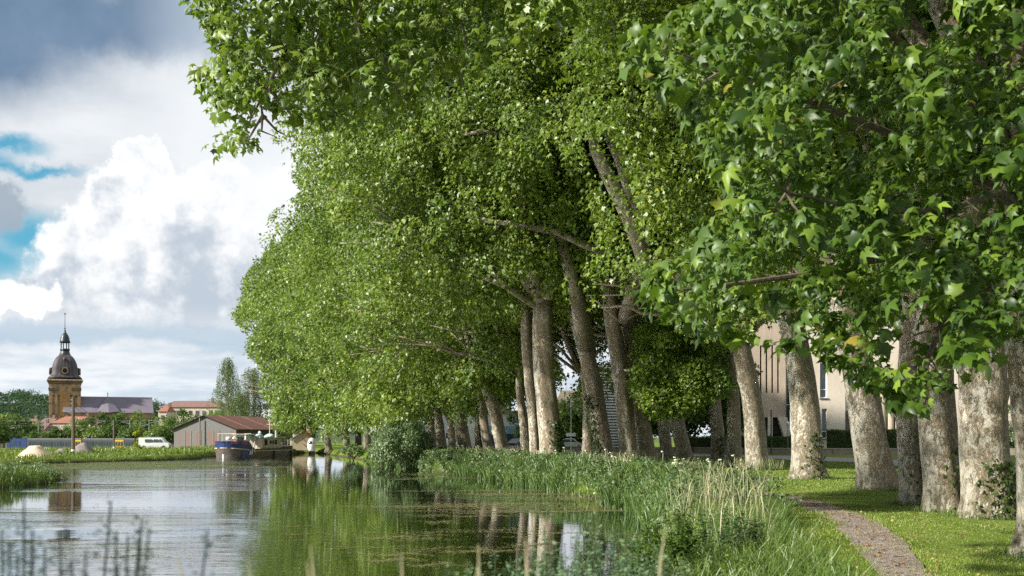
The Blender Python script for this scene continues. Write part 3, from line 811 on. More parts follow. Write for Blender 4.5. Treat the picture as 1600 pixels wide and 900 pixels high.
    if ti in ivy:
        sx, hh, nn = ivy[ti]; fo = Foliage()
        hz = RNG.random(nn) ** 1.6 * hh
        an = math.atan2(-1, sx * 1.6) + RNG.normal(0, .42, nn)
        rr = dia / 2 * (.92 + .5 * np.exp(-hz / .3)) + RNG.uniform(0, .10, nn)
        P = np.stack([X0 + sl_ * hz + rr * np.cos(an), d + rr * np.sin(an), z0 + hz], 1)
        no = np.stack([np.cos(an), np.sin(an), np.full(nn, .4)], 1) + RNG.normal(0, .3, (nn, 3))
        fo.add(P, np.tile([0, 0, -1.], (nn, 1)) + RNG.normal(0, .5, (nn, 3)), no, RNG.uniform(.06, .13, nn) * (1 + d / 90), RNG.random(nn), 4)
        fo.build('ivy', M['ivy'], root)

# ------------------------------------------------------------------ other trees and shrubs
def blob_tree(name, x, ybase, ytop, d, wpx, mat_, lab, grp=None, n=46, shp=2, leaf=None, trunk=True, zlow=None, cat='tree', round_=1.):
    X0 = Wx(x, d); z0 = float(ground_z(np.array([X0]), np.array([d]))[0]) if zlow is None else zlow
    zt = H - (ytop - HY) * d / F; wr = wpx / 2 * d / F
    root = empty(name, (X0, d, z0), 0, lab, cat, grp)
    fol = Foliage(); hgt = max(zt - z0, .5)
    th = RNG.uniform(0, 2 * math.pi, n); ph = np.arccos(RNG.uniform(-1, 1, n)); rho = RNG.uniform(.2, 1, n) ** .4
    rc = min(wr, hgt / 2) * .42
    zc = z0 + hgt * (.56 if trunk else .5); hz = hgt * (.45 if trunk else .5)
    C = np.stack([X0 + (wr - rc * .7) * rho * np.sin(ph) * np.cos(th), d + wr * rho * np.sin(ph) * np.sin(th), zc + (hz - rc * .7) * rho * np.cos(ph)], 1)
    out = unit(C - np.array([X0, d, zc]))
    lf = leaf or max(.25, d * .0026)
    nl = int(np.clip(2.6 * (rc / lf) ** 2 * 4, 30, 420))
    scatter_clusters(fol, C, RNG.uniform(.75, 1.25, n) * rc, out, np.full(n, nl), np.full(n, lf), shp)
    if trunk:
        mb = MB(); h2 = hgt * .7
        mb.tube([(0, 0, -.2), (0, 0, h2 * .4), (wr * .06, 0, h2)], [wr * .07 + .08, wr * .05 + .06, .04], 8)
        for _ in range(5):
            a = random.uniform(0, 6.28); mb.tube([(0, 0, h2 * .45), (wr * .4 * math.cos(a), wr * .4 * math.sin(a), h2 * .9)], [wr * .035 + .04, .03], 6)
        mb.build('trunk', M['bark_dark'], root)
        fol.build('crown', mat_, root)
    else:
        fol.build('foliage', mat_, root)
        mb = MB()
        for _ in range(5):
            a = random.uniform(0, 6.28); mb.tube([(0, 0, -.1), (wr * .5 * math.cos(a), wr * .5 * math.sin(a), hgt * .6)], [.05, .02], 6)
        mb.build('stem', M['bark_dark'], root)
    return root
# the bankside shrub
blob_tree('willow_shrub', 628, 735, 650, 80, 100, M['leaf_shrub'], 'big grey green shrub hanging over the canal bank at the far bend', cat='shrub', n=60, leaf=.2, trunk=False, zlow=.15)
blob_tree('willow_shrub', 598, 728, 676, 88, 46, M['leaf_shrub'], 'low shoot of shrub on the left of the big grey green bank shrub', cat='shrub', n=30, leaf=.2, trunk=False, zlow=.1)
blob_tree('willow_shrub', 552, 720, 690, 108, 40, M['reed'] if False else M['leaf_shrub'], 'small dark bush at the water edge where the canal narrows', cat='shrub', n=24, leaf=.24, trunk=False, zlow=.05)

# ------------------------------------------------------------------ grass
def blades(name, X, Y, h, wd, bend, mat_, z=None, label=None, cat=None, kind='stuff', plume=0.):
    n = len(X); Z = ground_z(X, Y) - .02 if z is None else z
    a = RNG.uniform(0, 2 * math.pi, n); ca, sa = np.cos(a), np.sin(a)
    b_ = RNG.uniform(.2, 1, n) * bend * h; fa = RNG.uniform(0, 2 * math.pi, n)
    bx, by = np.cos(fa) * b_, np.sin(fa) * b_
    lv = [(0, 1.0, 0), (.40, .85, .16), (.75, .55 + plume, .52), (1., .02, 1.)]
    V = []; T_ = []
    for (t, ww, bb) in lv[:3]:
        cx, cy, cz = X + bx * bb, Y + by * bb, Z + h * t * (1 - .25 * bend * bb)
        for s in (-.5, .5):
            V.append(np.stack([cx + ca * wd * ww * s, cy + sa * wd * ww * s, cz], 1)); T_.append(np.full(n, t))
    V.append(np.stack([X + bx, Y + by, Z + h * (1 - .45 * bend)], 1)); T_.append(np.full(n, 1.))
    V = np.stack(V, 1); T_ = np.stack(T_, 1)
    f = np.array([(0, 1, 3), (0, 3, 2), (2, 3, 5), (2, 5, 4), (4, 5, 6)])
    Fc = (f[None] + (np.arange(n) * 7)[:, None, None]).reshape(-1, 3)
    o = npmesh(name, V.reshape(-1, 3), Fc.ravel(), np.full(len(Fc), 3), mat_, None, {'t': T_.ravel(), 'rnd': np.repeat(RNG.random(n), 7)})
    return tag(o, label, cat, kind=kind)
def sd_canal(x, y): return sdist(np.stack([x, y], 1), CANAL) + .22 * wob(x, y, 1.3)
def path_dist(x, y):
    P = np.array(PATH, float); d = np.full(len(x), 1e9); Q = np.stack([x, y], 1)
    for i in range(len(P) - 1):
        e = P[i + 1] - P[i]; wv = Q - P[i]; t = np.clip(wv @ e / (e @ e), 0, 1)
        d = np.minimum(d, np.hypot(*(wv - t[:, None] * e).T) - np.interp(i + t, range(len(PW)), PW) / 2)
    return d
def road_dist(x, y):
    P = np.array(ROAD, float); d = np.full(len(x), 1e9); Q = np.stack([x, y], 1)
    for i in range(len(P) - 1):
        e = P[i + 1] - P[i]; wv = Q - P[i]; t = np.clip(wv @ e / (e @ e), 0, 1)
        d = np.minimum(d, np.hypot(*(wv - t[:, None] * e).T))
    return d
def bank_x(y): return np.interp(y, [p[1] for p in RB], [p[0] for p in RB])
# lawn
def patch0(x, y): return sst(wob(x, y, 3.1, .7), -.2, .9)
def lawn(n, x0, x1, y0, y1, hh, ww):
    x = RNG.uniform(x0, x1, n); y = y0 + (y1 - y0) * RNG.random(n) ** 1.35
    k = (sd_canal(x, y) > 1.2) & (path_dist(x, y) > RNG.normal(-.01, .09, n) - .10 * patch0(x, y)) & (road_dist(x, y) > 3.6) & (x > bank_x(y) + 1.6)
    k &= (x / y * F + 800 < 1680)
    x, y = x[k], y[k]; cl = .6 + .5 * sst(wob(x, y, 1.1), -.6, 1.); nn = len(x)
    edge = 1 + .9 * np.exp(-np.maximum(path_dist(x, y), 0) / .18)
    return x, y, RNG.uniform(.5, 1.25, nn) * hh * cl * edge, np.full(nn, ww) * (.6 + y / 40)
x, y, h_, w_ = lawn(420000, 3, 17, 11, 34, .075, .0085)
x2, y2, h2, w2 = lawn(110000, 2, 26, 34, 74, .12, .014)
blades('lawn_grass', np.r_[x, x2], np.r_[y, y2], np.r_[h_, h2], np.r_[w_, w2], .75, M['lawn'], label='short bright mown grass either side of the footpath', cat='grass')
# leaf litter
n = 1700; y = RNG.uniform(12, 32, n); ii = RNG.random(n) < .55
x = np.where(ii, np.interp(y, [p[1] for p in PATH], [p[0] for p in PATH]) + RNG.normal(0, .38, n), RNG.uniform(5, 14, n))
k = (x > bank_x(y) + 1.6); x, y = x[k], y[k]; fo = Foliage(); n = len(x)
fo.add(np.stack([x, y, ground_z(x, y) + .045], 1), RNG.normal(0, 1, (n, 3)) * [1, 1, .15], np.tile([0, 0, 1.], (n, 1)) + RNG.normal(0, .25, (n, 3)), RNG.uniform(.03, .085, n), RNG.random(n), 4)
def lit_fn(b): return prin(b, b.mix(b.attr('rnd'), (.16, .08, .035), (.36, .27, .13)), .8)
tag(fo.build('fallen_leaves', mat('dry_leaves', lit_fn)), 'small dry brown leaves scattered along the footpath and lawn', 'leaves', kind='stuff')
# tall bank vegetation along the right bank
def bankstrip(n, y0, y1, w0, w1, pw=1.):
    y = y0 + (y1 - y0) * RNG.random(n) ** pw
    off = RNG.uniform(w0, w1, n); dx_ = .55
    x = bank_x(y) + off * (1 + .004 * y)
    return x, y
def patch(x, y, s, ph): return sst(wob(x, y, s, ph), -.5, .7)
x, y = bankstrip(76000, 19, 112, -.25, 3.2, 1.25)
k = (path_dist(x, y) > 1.1); x, y = x[k], y[k]
off = x - bank_x(y)
hh = (.55 + .55 * patch(x, y, .6, 1.)) * RNG.uniform(.55, 1.15, len(x)) * (.55 + .45 * sst(off, 0, 1.2)) * (1 - .30 * sst(off, 2.2, 3.2))
blades('tall_grass', x, y, hh, RNG.uniform(.010, .018, len(x)) * (.8 + y / 45), .8, M['tall'], label='tall uncut grass along the canal bank under the planes', cat='grass')
x, y = bankstrip(26000, 22, 100, -.35, 1.0, 1.1)
k = patch(x, y, .35, 4.) > .35; x, y = x[k], y[k]
blades('reeds', x, y, RNG.uniform(.6, 1.25, len(x)), RNG.uniform(.018, .03, len(x)) * (.8 + y / 60), .7, M['reed'], z=np.maximum(ground_z(x, y), -.1) , label='dark green reeds and sedge standing at the water edge', cat='reeds')
# broad leafy weeds in the bank
x, y = bankstrip(900, 20, 105, -.1, 2.2, 1.1); fo = Foliage()
C = np.stack([x, y, ground_z(x, y) + RNG.uniform(.25, .75, len(x))], 1)
scatter_clusters(fo, C, RNG.uniform(.2, .42, len(x)), unit(np.tile([-.5, -.6, .6], (len(x), 1))), np.full(len(x), 46), RNG.uniform(.07, .13, len(x)) * (.7 + y / 70), 4)
o = fo.build('nettles', M['leaf_shrub']); tag(o, 'leafy nettles and weeds mixed into the canal bank grass', 'weeds', kind='stuff')
x, y = bankstrip(2600, 19, 75, .6, 3.6, 1.3)
k = (path_dist(x, y) > 1.2) & (patch(x, y, .5, 2.) > .3); x, y = x[k], y[k]
blades('seeding_grass', x, y, RNG.uniform(.8, 1.4, len(x)), RNG.uniform(.005, .009, len(x)) * (.7 + y / 32), .35, M['seed'], label='pale straw seed stalks rising out of the bank grass', cat='grass', plume=.8)
# long straw grass at the feet of the mid row trunks
xs, ys = [], []
for (xb, d, dia, up, lab) in TREES[6:19]:
    n = 190; a = RNG.uniform(math.pi * .95, math.pi * 2.05, n); r = dia / 2 + RNG.uniform(.05, .6, n)
    xs.append(Wx(xb, d) + r * np.cos(a)); ys.append(d + r * np.sin(a))
x, y = np.concatenate(xs), np.concatenate(ys)
blades('straw_grass', x, y, RNG.uniform(.35, .95, len(x)), RNG.uniform(.02, .035, len(x)), .5, M['seed'], label='dry straw coloured grass around the feet of the mid row trunks', cat='grass')
xs, ys = [], []
for (xb, d, dia, up, lab) in TREES[0:6]:
    n = 500; a = RNG.uniform(math.pi * .8, math.pi * 2.2, n); r = dia / 2 * 1.15 + np.abs(RNG.normal(0, .16, n))
    xs.append(Wx(xb, d) + r * np.cos(a)); ys.append(d + r * np.sin(a))
x, y = np.concatenate(xs), np.concatenate(ys)
blades('unmown_grass', x, y, RNG.uniform(.08, .26, len(x)), RNG.uniform(.008, .013, len(x)), .7, M['tall'], label='longer unmown grass round the feet of the near trunks', cat='grass')
# white umbels
mb = MB()
for _ in range(48):
    yy = random.uniform(24, 78); xx = float(bank_x(yy)) + random.uniform(.6, 3.2); zz = float(ground_z(np.array([xx]), np.array([yy]))[0]); h_ = random.uniform(.75, 1.15)
    mb.tube([(xx, yy, zz), (xx + .03, yy, zz + h_)], .006, 4)
    for _k in range(6):
        a = random.uniform(0, 6.28); r = random.uniform(0, .06)
        mb.lathe([(.004, -.02), (.028, 0), (.022, .012)], 6, (xx + r * math.cos(a), yy + r * math.sin(a), zz + h_ + random.uniform(-.01, .03)))
o = mb.build('wild_umbels', M['flower']); tag(o, 'small cream umbel flowers scattered through the bank grass', 'flowers', kind='stuff')

# near bank: rough grass and seed stalks, right of the middle, d 8..20
x = RNG.uniform(1.6, 5.4, 30000); y = RNG.uniform(8.5, 21, 30000)
k = (sd_canal(x, y) > -.15) & (x < np.interp(y, [8, 14, 18, 21], [3.3, 3.9, 4.7, 5.9])) & (path_dist(x, y) > .35)
x, y = x[k], y[k]
blades('rough_grass', x, y, RNG.uniform(.35, .8, len(x)), RNG.uniform(.007, .012, len(x)), .85, M['tall'], label='rough lush grass on the near bank beside the footpath', cat='grass')
x = RNG.uniform(2.3, 5.4, 620); y = RNG.uniform(10, 24, 620)
k = (sd_canal(x, y) > .1) & (path_dist(x, y) > 1.25) & (x < bank_x(y) + 2.2); x, y = x[k], y[k]
blades('seed_stalks', x, y, RNG.uniform(.9, 1.6, len(x)), RNG.uniform(.004, .007, len(x)), .32, M['seed'], label='tall pale arching seed stalks right of the foreground weeds', cat='grass', plume=1.3)
# the leafy weeds near the lower middle
def weed(name, x, y, hgt, spread, n, mat_, lab, cat_, leafsize, stems=14, shape=4, grp=None, leafw=1.):
    z0 = float(ground_z(np.array([x]), np.array([y]))[0]); root = empty(name, (x, y, z0), 0, lab, cat_, grp)
    fo = Foliage(); mb = MB()
    for _ in range(stems):
        a = random.uniform(0, 6.28); r = random.random() ** .6 * spread; hh = hgt * (random.uniform(.6, 1.05) if y > 7 else random.uniform(.87, 1.03))
        p0 = np.array([x + r * .35 * math.cos(a), y + r * .35 * math.sin(a), z0]); p1 = np.array([x + r * math.cos(a), y + r * math.sin(a), z0 + hh]); pm = (p0 + p1) / 2 + np.array([0, 0, hh * .12])
        L0 = np.array([x, y, z0]); mb.tube([p0 - L0, pm - L0, p1 - L0], [.006, .005, .002], 5)
        m_ = n // stems; t = RNG.uniform(.12, 1, m_); P = (p0 * ((1 - t) ** 2)[:, None] + 2 * pm * (t * (1 - t))[:, None] + p1 * (t ** 2)[:, None]) + RNG.normal(0, .012, (m_, 3))
        aa = RNG.uniform(0, 6.28, m_); T = np.stack([np.cos(aa), np.sin(aa), RNG.uniform(-.1, .8, m_)], 1)
        fo.add(P, T, np.tile([0, 0, 1.], (m_, 1)) + RNG.normal(0, .3, (m_, 3)), leafsize * RNG.uniform(.5, 1.2, m_) * (1.15 - .6 * t), np.full(m_, random.random()), shape)
    mb.build('stem', mat_ if mat_ != M['seed'] else M['seed'], root); fo.build('foliage', mat_, root)
    return root
for i, (px_, d_, hg, sp) in enumerate([(1060, 11.2, .95, .45), (1110, 12.4, .85, .5), (1000, 10.2, .8, .4), (1165, 13.0, .8, .45), (1130, 10.4, .5, .45), (1040, 9.6, .55, .4)]):
    weed('leafy_weed', Wx(px_, d_), d_, hg, sp, 1300, M['leaf_shrub'] if i % 2 else M['hedge_leaf'] if i == 9 else M['leaf_near'],
         ['bright leafy weed left of the pale seed stalks, tallest of its clump', 'bright leafy weed at the foot of the pale seed stalks', 'bright leafy weed nearest the water in the lower middle',
          'bright leafy weed between seed stalks and mown grass', 'low bright leafy weed cut by the lower edge', 'low bright leafy weed next to the feathery ones'][i], 'weed', .085, 22, grp='leafy weeds on the near bank')
M['straw'] = worn('pale_straw', (.34, .29, .18), (.24, .25, .13), 8, .8)
M['dock'] = leafmat('feathery_weed_leaf', (.07, .12, .06), (.13, .20, .11), (.22, .29, .17))
M['dusky'] = leafmat('dusky_weed_leaf', (.03, .045, .04), (.05, .075, .065), (.09, .12, .10), trans=.15)
# blurred feathery weeds in the lower middle, and the dusky ones lower left
for i, (px_, d_, yt, sp, mt) in enumerate([(940, 5.2, 842, .34, 'dock'), (985, 4.6, 858, .25, 'dock'), (870, 4.7, 838, .30, 'dock'), (820, 4.4, 868, .25, 'dock'), (900, 4.0, 868, .25, 'dock'), (760, 4.6, 880, .2, 'dock'),
                                          (70, 1.9, 820, .42, 'dusky'), (10, 1.8, 842, .3, 'dusky'), (140, 1.9, 862, .22, 'dusky'), (35, 2.0, 800, .34, 'dusky')]):
    z = H - (yt - HY) * d_ / F; g0 = float(ground_z(np.array([Wx(px_, d_)]), np.array([d_]))[0])
    weed('feathery_weed' if mt == 'dock' else 'dusky_weed', Wx(px_, d_), d_, z - g0, sp, 2600 if mt == 'dock' else 4200, M[mt],
         ['out of focus feathery grey green weed in front of the bright leafy ones', 'out of focus feathery weed right of the tallest feathery one', 'out of focus feathery weed left of the tallest one, over the sky reflection',
          'small out of focus feathery weed left in the feathery clump', 'low feathery weed in the middle of the out of focus clump', 'leftmost low feathery weed beside the pale stalks',
          'dark blurred weed with spreading stems in the lower left corner', 'dark blurred weed at the very left edge below', 'small dark blurred weed right of the corner one', 'tallest dark blurred stem lower left'][i],
         'weed', .045 if mt == 'dock' else .026, 16 if mt == 'dock' else 15, 2, 'feathery weeds by the camera' if mt == 'dock' else 'dark weeds by the camera')
# blurred pale stalks in front of the water
for i, (px_, yt) in enumerate([(452, 868), (482, 874), (541, 852), (572, 878), (640, 868), (655, 876), (765, 852), (850, 840), (965, 822)]):
    d_ = 1.9 + .05 * i; z = H - (yt - HY) * d_ / F; X0 = Wx(px_, d_); g0 = float(ground_z(np.array([X0]), np.array([d_]))[0])
    root = MB()
    hgt = z - g0; lx = random.uniform(-.16, .10)
    root.tube([(0, 0, 0), (lx * .5, 0, hgt * .6), (lx, .01, hgt * .82)], [.002, .0015, .0015], 5)
    root.tube([(lx, .01, hgt * .80), (lx * 1.1, .01, hgt * .86), (lx * 1.25, .012, hgt * .95), (lx * 1.4, .015, hgt)], [.0015, .003, .003, .001], 6)
    o = root.build('grass_stalk', M['straw']); o.location = (X0, d_, g0)
    tag(o, 'out of focus pale seed stalk against the dark water in the foreground', 'grass stalk', 'pale stalks in the foreground')

# left promontory and far bank grass
n = 60000; x = RNG.uniform(-52, -24, n); y = RNG.uniform(42, 67, n)
s_ = sd_canal(x, y); k = (s_ > -.2) & (x / y * F + 800 > -60); x, y = x[k], y[k]
blades('bank_grass', x, y, RNG.uniform(.3, .85, len(x)) * (.6 + .6 * patch(x, y, .8, 0)), RNG.uniform(.02, .04, len(x)), .7, M['tall'], label='lush grass on the tongue of land at left', cat='grass')
x = RNG.uniform(-46, -25, 420); y = RNG.uniform(44, 65, 420); k = sd_canal(x, y) > 0; x, y = x[k], y[k]; fo = Foliage()
C = np.stack([x, y, ground_z(x, y) + .35], 1)
scatter_clusters(fo, C, np.full(len(x), .4), unit(np.tile([.3, -.6, .6], (len(x), 1))), np.full(len(x), 40), np.full(len(x), .13), 4)
tag(fo.build('bank_weeds', M['leaf_shrub']), 'low leafy weeds on the tongue of land at left', 'weeds', kind='stuff')
n = 90000; x = RNG.uniform(-110, -26, n); y = RNG.uniform(76, 190, n)
s_ = sd_canal(x, y); k = (s_ > -.1) & (s_ < 48) & (x / y * F + 800 > -60) & (x + .3 * y < 3) & ((s_ < 18) | (RNG.random(n) < .4)); x, y = x[k], y[k]
blades('far_grass', x, y, RNG.uniform(.25, .8, len(x)) * (.5 + .7 * patch(x, y, .3, 1)), RNG.uniform(.05, .10, len(x)), .6, M['farbank'], label='long yellow green grass on the far bank', cat='grass')
# floating weed
def floaters(n_streaks, box, lx_, ly_, per, size, name, lab, mat_):
    V = []; fc = []; b = 0
    Ps = []
    for _ in range(n_streaks):
        px_ = random.uniform(box[0], box[2]); py_ = random.uniform(box[1], box[3]); d_ = 4000 / (py_ - HY); cx = Wx(px_, d_); cy = d_
        L = lx_ * random.uniform(.4, 1.5) * d_ / 30; Wd = ly_ * random.uniform(.4, 1.4) * (d_ / 30) ** 1.3; sl2 = random.uniform(-.05, .12)
        nn = int(per * random.uniform(.5, 1.3)); u_ = RNG.normal(0, .42, nn); v_ = RNG.normal(0, .35, nn) * (1 - .5 * np.abs(u_))
        Ps.append(np.stack([cx + u_ * L, cy + v_ * Wd + u_ * L * sl2 + .2 * np.sin(u_ * 5), np.full(nn, size * (d_ / 30) ** .7)], 1))
    P = np.concatenate(Ps); s_ = sd_canal(P[:, 0], P[:, 1]); P = P[s_ < -.05]; n = len(P)
    a = np.linspace(0, 2 * math.pi, 7)[:-1]
    r = P[:, 2][:, None] * RNG.uniform(.4, 1.3, (n, 6))
    X = P[:, 0][:, None] + r * np.cos(a) * 1.6; Y = P[:, 1][:, None] + r * np.sin(a); Z = .003 + RNG.random((n, 1)) * .012 + np.zeros((n, 6))
    V = np.stack([X, Y, Z], -1).reshape(-1, 3)
    o = npmesh(name, V, np.arange(n * 6), np.full(n, 6), mat_, None, {'rnd': np.repeat(RNG.random(n), 6)})
    return tag(o, lab, 'water weed', kind='stuff')
def algae_fn(b):
    r = b.attr('rnd'); c = b.mix(b.step(r, .1, .6), (.10, .12, .03), (.20, .17, .075)); c = b.mix(b.step(r, .7, 1.), c, (.33, .28, .15))
    return prin(b, c, .8, None, .3)
M['algae'] = mat('floating_algae', algae_fn)
def duck_fn(b):
    r = b.attr('rnd'); return prin(b, b.mix(r, (.07, .10, .025), (.15, .17, .06)), .85, None, .3)
M['duck'] = mat('duckweed', duck_fn)
floaters(34, (600, 790, 1060, 895), 1.5, .8, 230, .022, 'floating_weed', 'tan floating weed in streaks on the dark water by the right bank', M['algae'])
floaters(14, (440, 775, 1000, 892), 1.7, .22, 90, .020, 'thin_floating_weed', 'thin broken lines of floating weed across the tree reflections', M['algae'])
floaters(16, (700, 765, 1000, 800), 3.6, .9, 500, .028, 'weed_mat', 'brownish weed mat along the edge of the bank grass', M['algae'])
floaters(7, (180, 828, 330, 872), 1.7, .16, 230, .018, 'weed_line', 'short dark weed lines floating on the bright sky reflection', M['algae'])
floaters(9, (0, 792, 420, 796), 3.0, .12, 120, .018, 'weed_thread', 'thin thread of weed crossing the calm water at left', M['algae'])
floaters(46, (105, 722, 325, 733), 3.5, 1.9, 800, .035, 'duckweed', 'green duckweed sheet in the shallow lagoon before the far bank', M['duck'])
floaters(10, (640, 738, 850, 752), 2.2, .6, 330, .035, 'shore_duckweed', 'thin duckweed film under the reeds of the right bank', M['duck'])

# ------------------------------------------------------------------ right background: hedges, wall, buildings
def hedge(name, pts, hgt, wid, lab, grp=None, leaf=.13, dens=260):
    root = empty(name, (pts[0][0], pts[0][1], GND), 0, lab, 'hedge', grp); fo = Foliage(); mb = MB(); L0 = np.array([pts[0][0], pts[0][1], GND])
    for (a, b) in zip(pts[:-1], pts[1:]):
        a = np.array(a, float); b = np.array(b, float); L = np.hypot(*(b - a)); n = int(L * (hgt * 2 + wid) * dens)
        dr = (b - a) / L; nr = np.array([-dr[1], dr[0]])
        t = RNG.random(n) * L; q_ = RNG.random(n) * (2 * hgt + wid)
        side = np.where(q_ < hgt, -1, np.where(q_ < 2 * hgt, 1, 0))
        zz = np.where(side == 0, hgt + RNG.normal(0, .05, n), np.where(side < 0, q_, q_ - hgt)); off = np.where(side == 0, (q_ - 2 * hgt) - wid / 2, side * wid / 2) + RNG.normal(0, .05, n)
        P = np.stack([a[0] + dr[0] * t + nr[0] * off, a[1] + dr[1] * t + nr[1] * off, GND + zz + .05 * np.sin(t * 2.2)], 1)
        o3 = np.stack([nr[0] * side, nr[1] * side, (side == 0) * 1.], 1)
        fo.add(P, RNG.normal(0, 1, (n, 3)), o3 + RNG.normal(0, .45, (n, 3)), RNG.uniform(.6, 1.2, n) * leaf, RNG.random(n), 2)
        c_ = (a + b) / 2; mb.box((c_[0] - L0[0], c_[1] - L0[1], hgt / 2), (L, wid * .8, hgt * .95), math.atan2(dr[1], dr[0]))
    fo.build('foliage', M['hedge_leaf'], root); mb.build('inner_twigs', M['bark_dark'], root)
    return root
hedge('hedge', [(32.0, 104), (39.5, 101)], 2.35, 1.1, 'clipped box shaped hedge left of the leaning trunk, in front of the dark garage opening', 'clipped hedges beyond the road')
hedge('hedge', [(25.3, 104.5), (30.6, 104)], 1.7, 1.0, 'lower clipped hedge under the slotted wall, behind the green fence', 'clipped hedges beyond the road')
hedge('hedge', [(17.5, 108), (24.6, 106)], 1.7, 1.0, 'lower clipped hedge seen between the mid row trunks', 'clipped hedges beyond the road')
hedge('hedge', [(40.1, 101), (62, 96)], 2.5, 1.2, 'long clipped hedge at the right edge behind the half grey trunk', 'clipped hedges beyond the road')
M['conc'] = worn('cream_concrete', (.62, .55, .46), (.50, .44, .36), .5, .9, .1, (1, 1, .4))
M['conc_rib'] = worn('board_marked_concrete', (.46, .38, .30), (.34, .28, .22), 1.2, .9, .3, (1, 1, .2))
M['dark'] = worn('dark_opening', (.018, .017, .016), (.03, .028, .026), 3, .9)
M['glass'] = worn('window_glass', (.03, .05, .055), (.06, .09, .10), 1.5, .12, spec=.8)
M['white'] = worn('white_paint', (.74, .74, .72), (.60, .60, .57), 3, .5)
M['kerb'] = worn('stone_kerb', (.30, .25, .20), (.20, .17, .14), 1.5, .9, .3)
M['greenm'] = worn('green_metal', (.02, .06, .045), (.015, .04, .03), 3, .5)
M['greym'] = worn('grey_metal', (.22, .23, .24), (.15, .16, .17), 3, .45)
# low wall behind the road
wl_ = empty('garden_wall', (10, 112, GND), 0, 'low stone wall running along the far side of the road', 'wall')
mb = MB(); mc = MB(); pts = [(-6, 132), (3, 124), (15, 111), (24, 102.5), (31, 99), (45, 96), (64, 91)]
for a, b in zip(pts[:-1], pts[1:]):
    L = math.dist(a, b); r_ = math.atan2(b[1] - a[1], b[0] - a[0]); c_ = ((a[0] + b[0]) / 2 - 10, (a[1] + b[1]) / 2 - 112)
    mb.box((*c_, .28), (L, .3, .56), r_); mc.box((*c_, .59), (L + .02, .38, .07), r_)
mb.build('wall_body', M['kerb'], wl_); mc.build('coping', M['conc_rib'], wl_)
# cream building
bd = empty('concrete_building', (25.5, 110, GND), 0, 'cream concrete building with slotted wall, long window and dark openings beyond the hedge', 'building')
def FX(x, y_=110): return Wx(x, y_) - 25.5
def FZ(y, y_=110): return H - (y - HY) * y_ / F - GND
def wall_with_holes(name, x0, x1, z0, z1, yy, holes, mat_, parent, th=.35):
    xs = sorted({x0, x1, *[h[0] for h in holes], *[h[1] for h in holes]}); zs = sorted({z0, z1, *[h[2] for h in holes], *[h[3] for h in holes]})
    mb = MB()
    for a, b in zip(xs[:-1], xs[1:]):
        run = None
        for c_, d_ in zip(zs[:-1], zs[1:]):
            mx, mz = (a + b) / 2, (c_ + d_) / 2
            solid = not any(h[0] < mx < h[1] and h[2] < mz < h[3] for h in holes)
            if solid: run = (run[0], d_) if run else (c_, d_)
            if (not solid) and run: mb.box(((a + b) / 2, yy, (run[0] + run[1]) / 2), (b - a, th, run[1] - run[0])); run = None
        if run: mb.box(((a + b) / 2, yy, (run[0] + run[1]) / 2), (b - a, th, run[1] - run[0]))
    return mb.build(name, mat_, parent)
# slotted bay
slots = [(FX(x_ - 1.3), FX(x_ + 1.5), FZ(614), FZ(540)) for x_ in (1188, 1197, 1206, 1215)]
wall_with_holes('slotted_wall', FX(1150), FX(1227), FZ(652), 14, 0, slots, M['conc_rib'], bd)
mb = MB(); mb.box(((FX(1150) + FX(1227)) / 2, .32, 8), (FX(1227) - FX(1150), .2, 12)); mb.build('slot_back', M['dark'], bd)
# flared fin and its neighbours
def prism(pts, y0, y1):
    m_ = MB(); n = len(pts)
    m_.add([(a, y0, b) for a, b in pts] + [(a, y1, b) for a, b in pts], [tuple(range(n)), tuple(range(2 * n - 1, n - 1, -1))] + [(i, i + n, (i + 1) % n + n, (i + 1) % n) for i in range(n)])
    return m_
prism([(FX(1214), FZ(652)), (FX(1228), FZ(652)), (FX(1237), FZ(692)), (FX(1226), FZ(692))], -.5, .3).build('flared_pier', M['conc'], bd)
prism([(FX(1199), FZ(652)), (FX(1206), FZ(652)), (FX(1206), FZ(705)), (FX(1199), FZ(705))], -.3, .3).build('pier', M['conc'], bd)
prism([(FX(1150), FZ(652)), (FX(1194), FZ(652)), (FX(1194), FZ(705)), (FX(1150), FZ(705))], -.25, .3).build('pier', M['conc'], bd)
mb = MB(); mb.box(((FX(1150) + FX(1237)) / 2, 2.2, 1.6), (FX(1237) - FX(1150), .2, 3.6)); mb.build('recess', M['dark'], bd)
# glazed return
mb = MB(); mb.box(((FX(1227) + FX(1236)) / 2, .5, 5), (FX(1236) - FX(1227), .1, 9)); gp = mb.build('window', M['glass'], bd)
mb = MB()
for z_ in (3.2, 5.2, 7.4): mb.box(((FX(1227) + FX(1236)) / 2, .42, z_), (FX(1236) - FX(1227), .06, .09))
mb.build('window_frame', M['white'], gp)
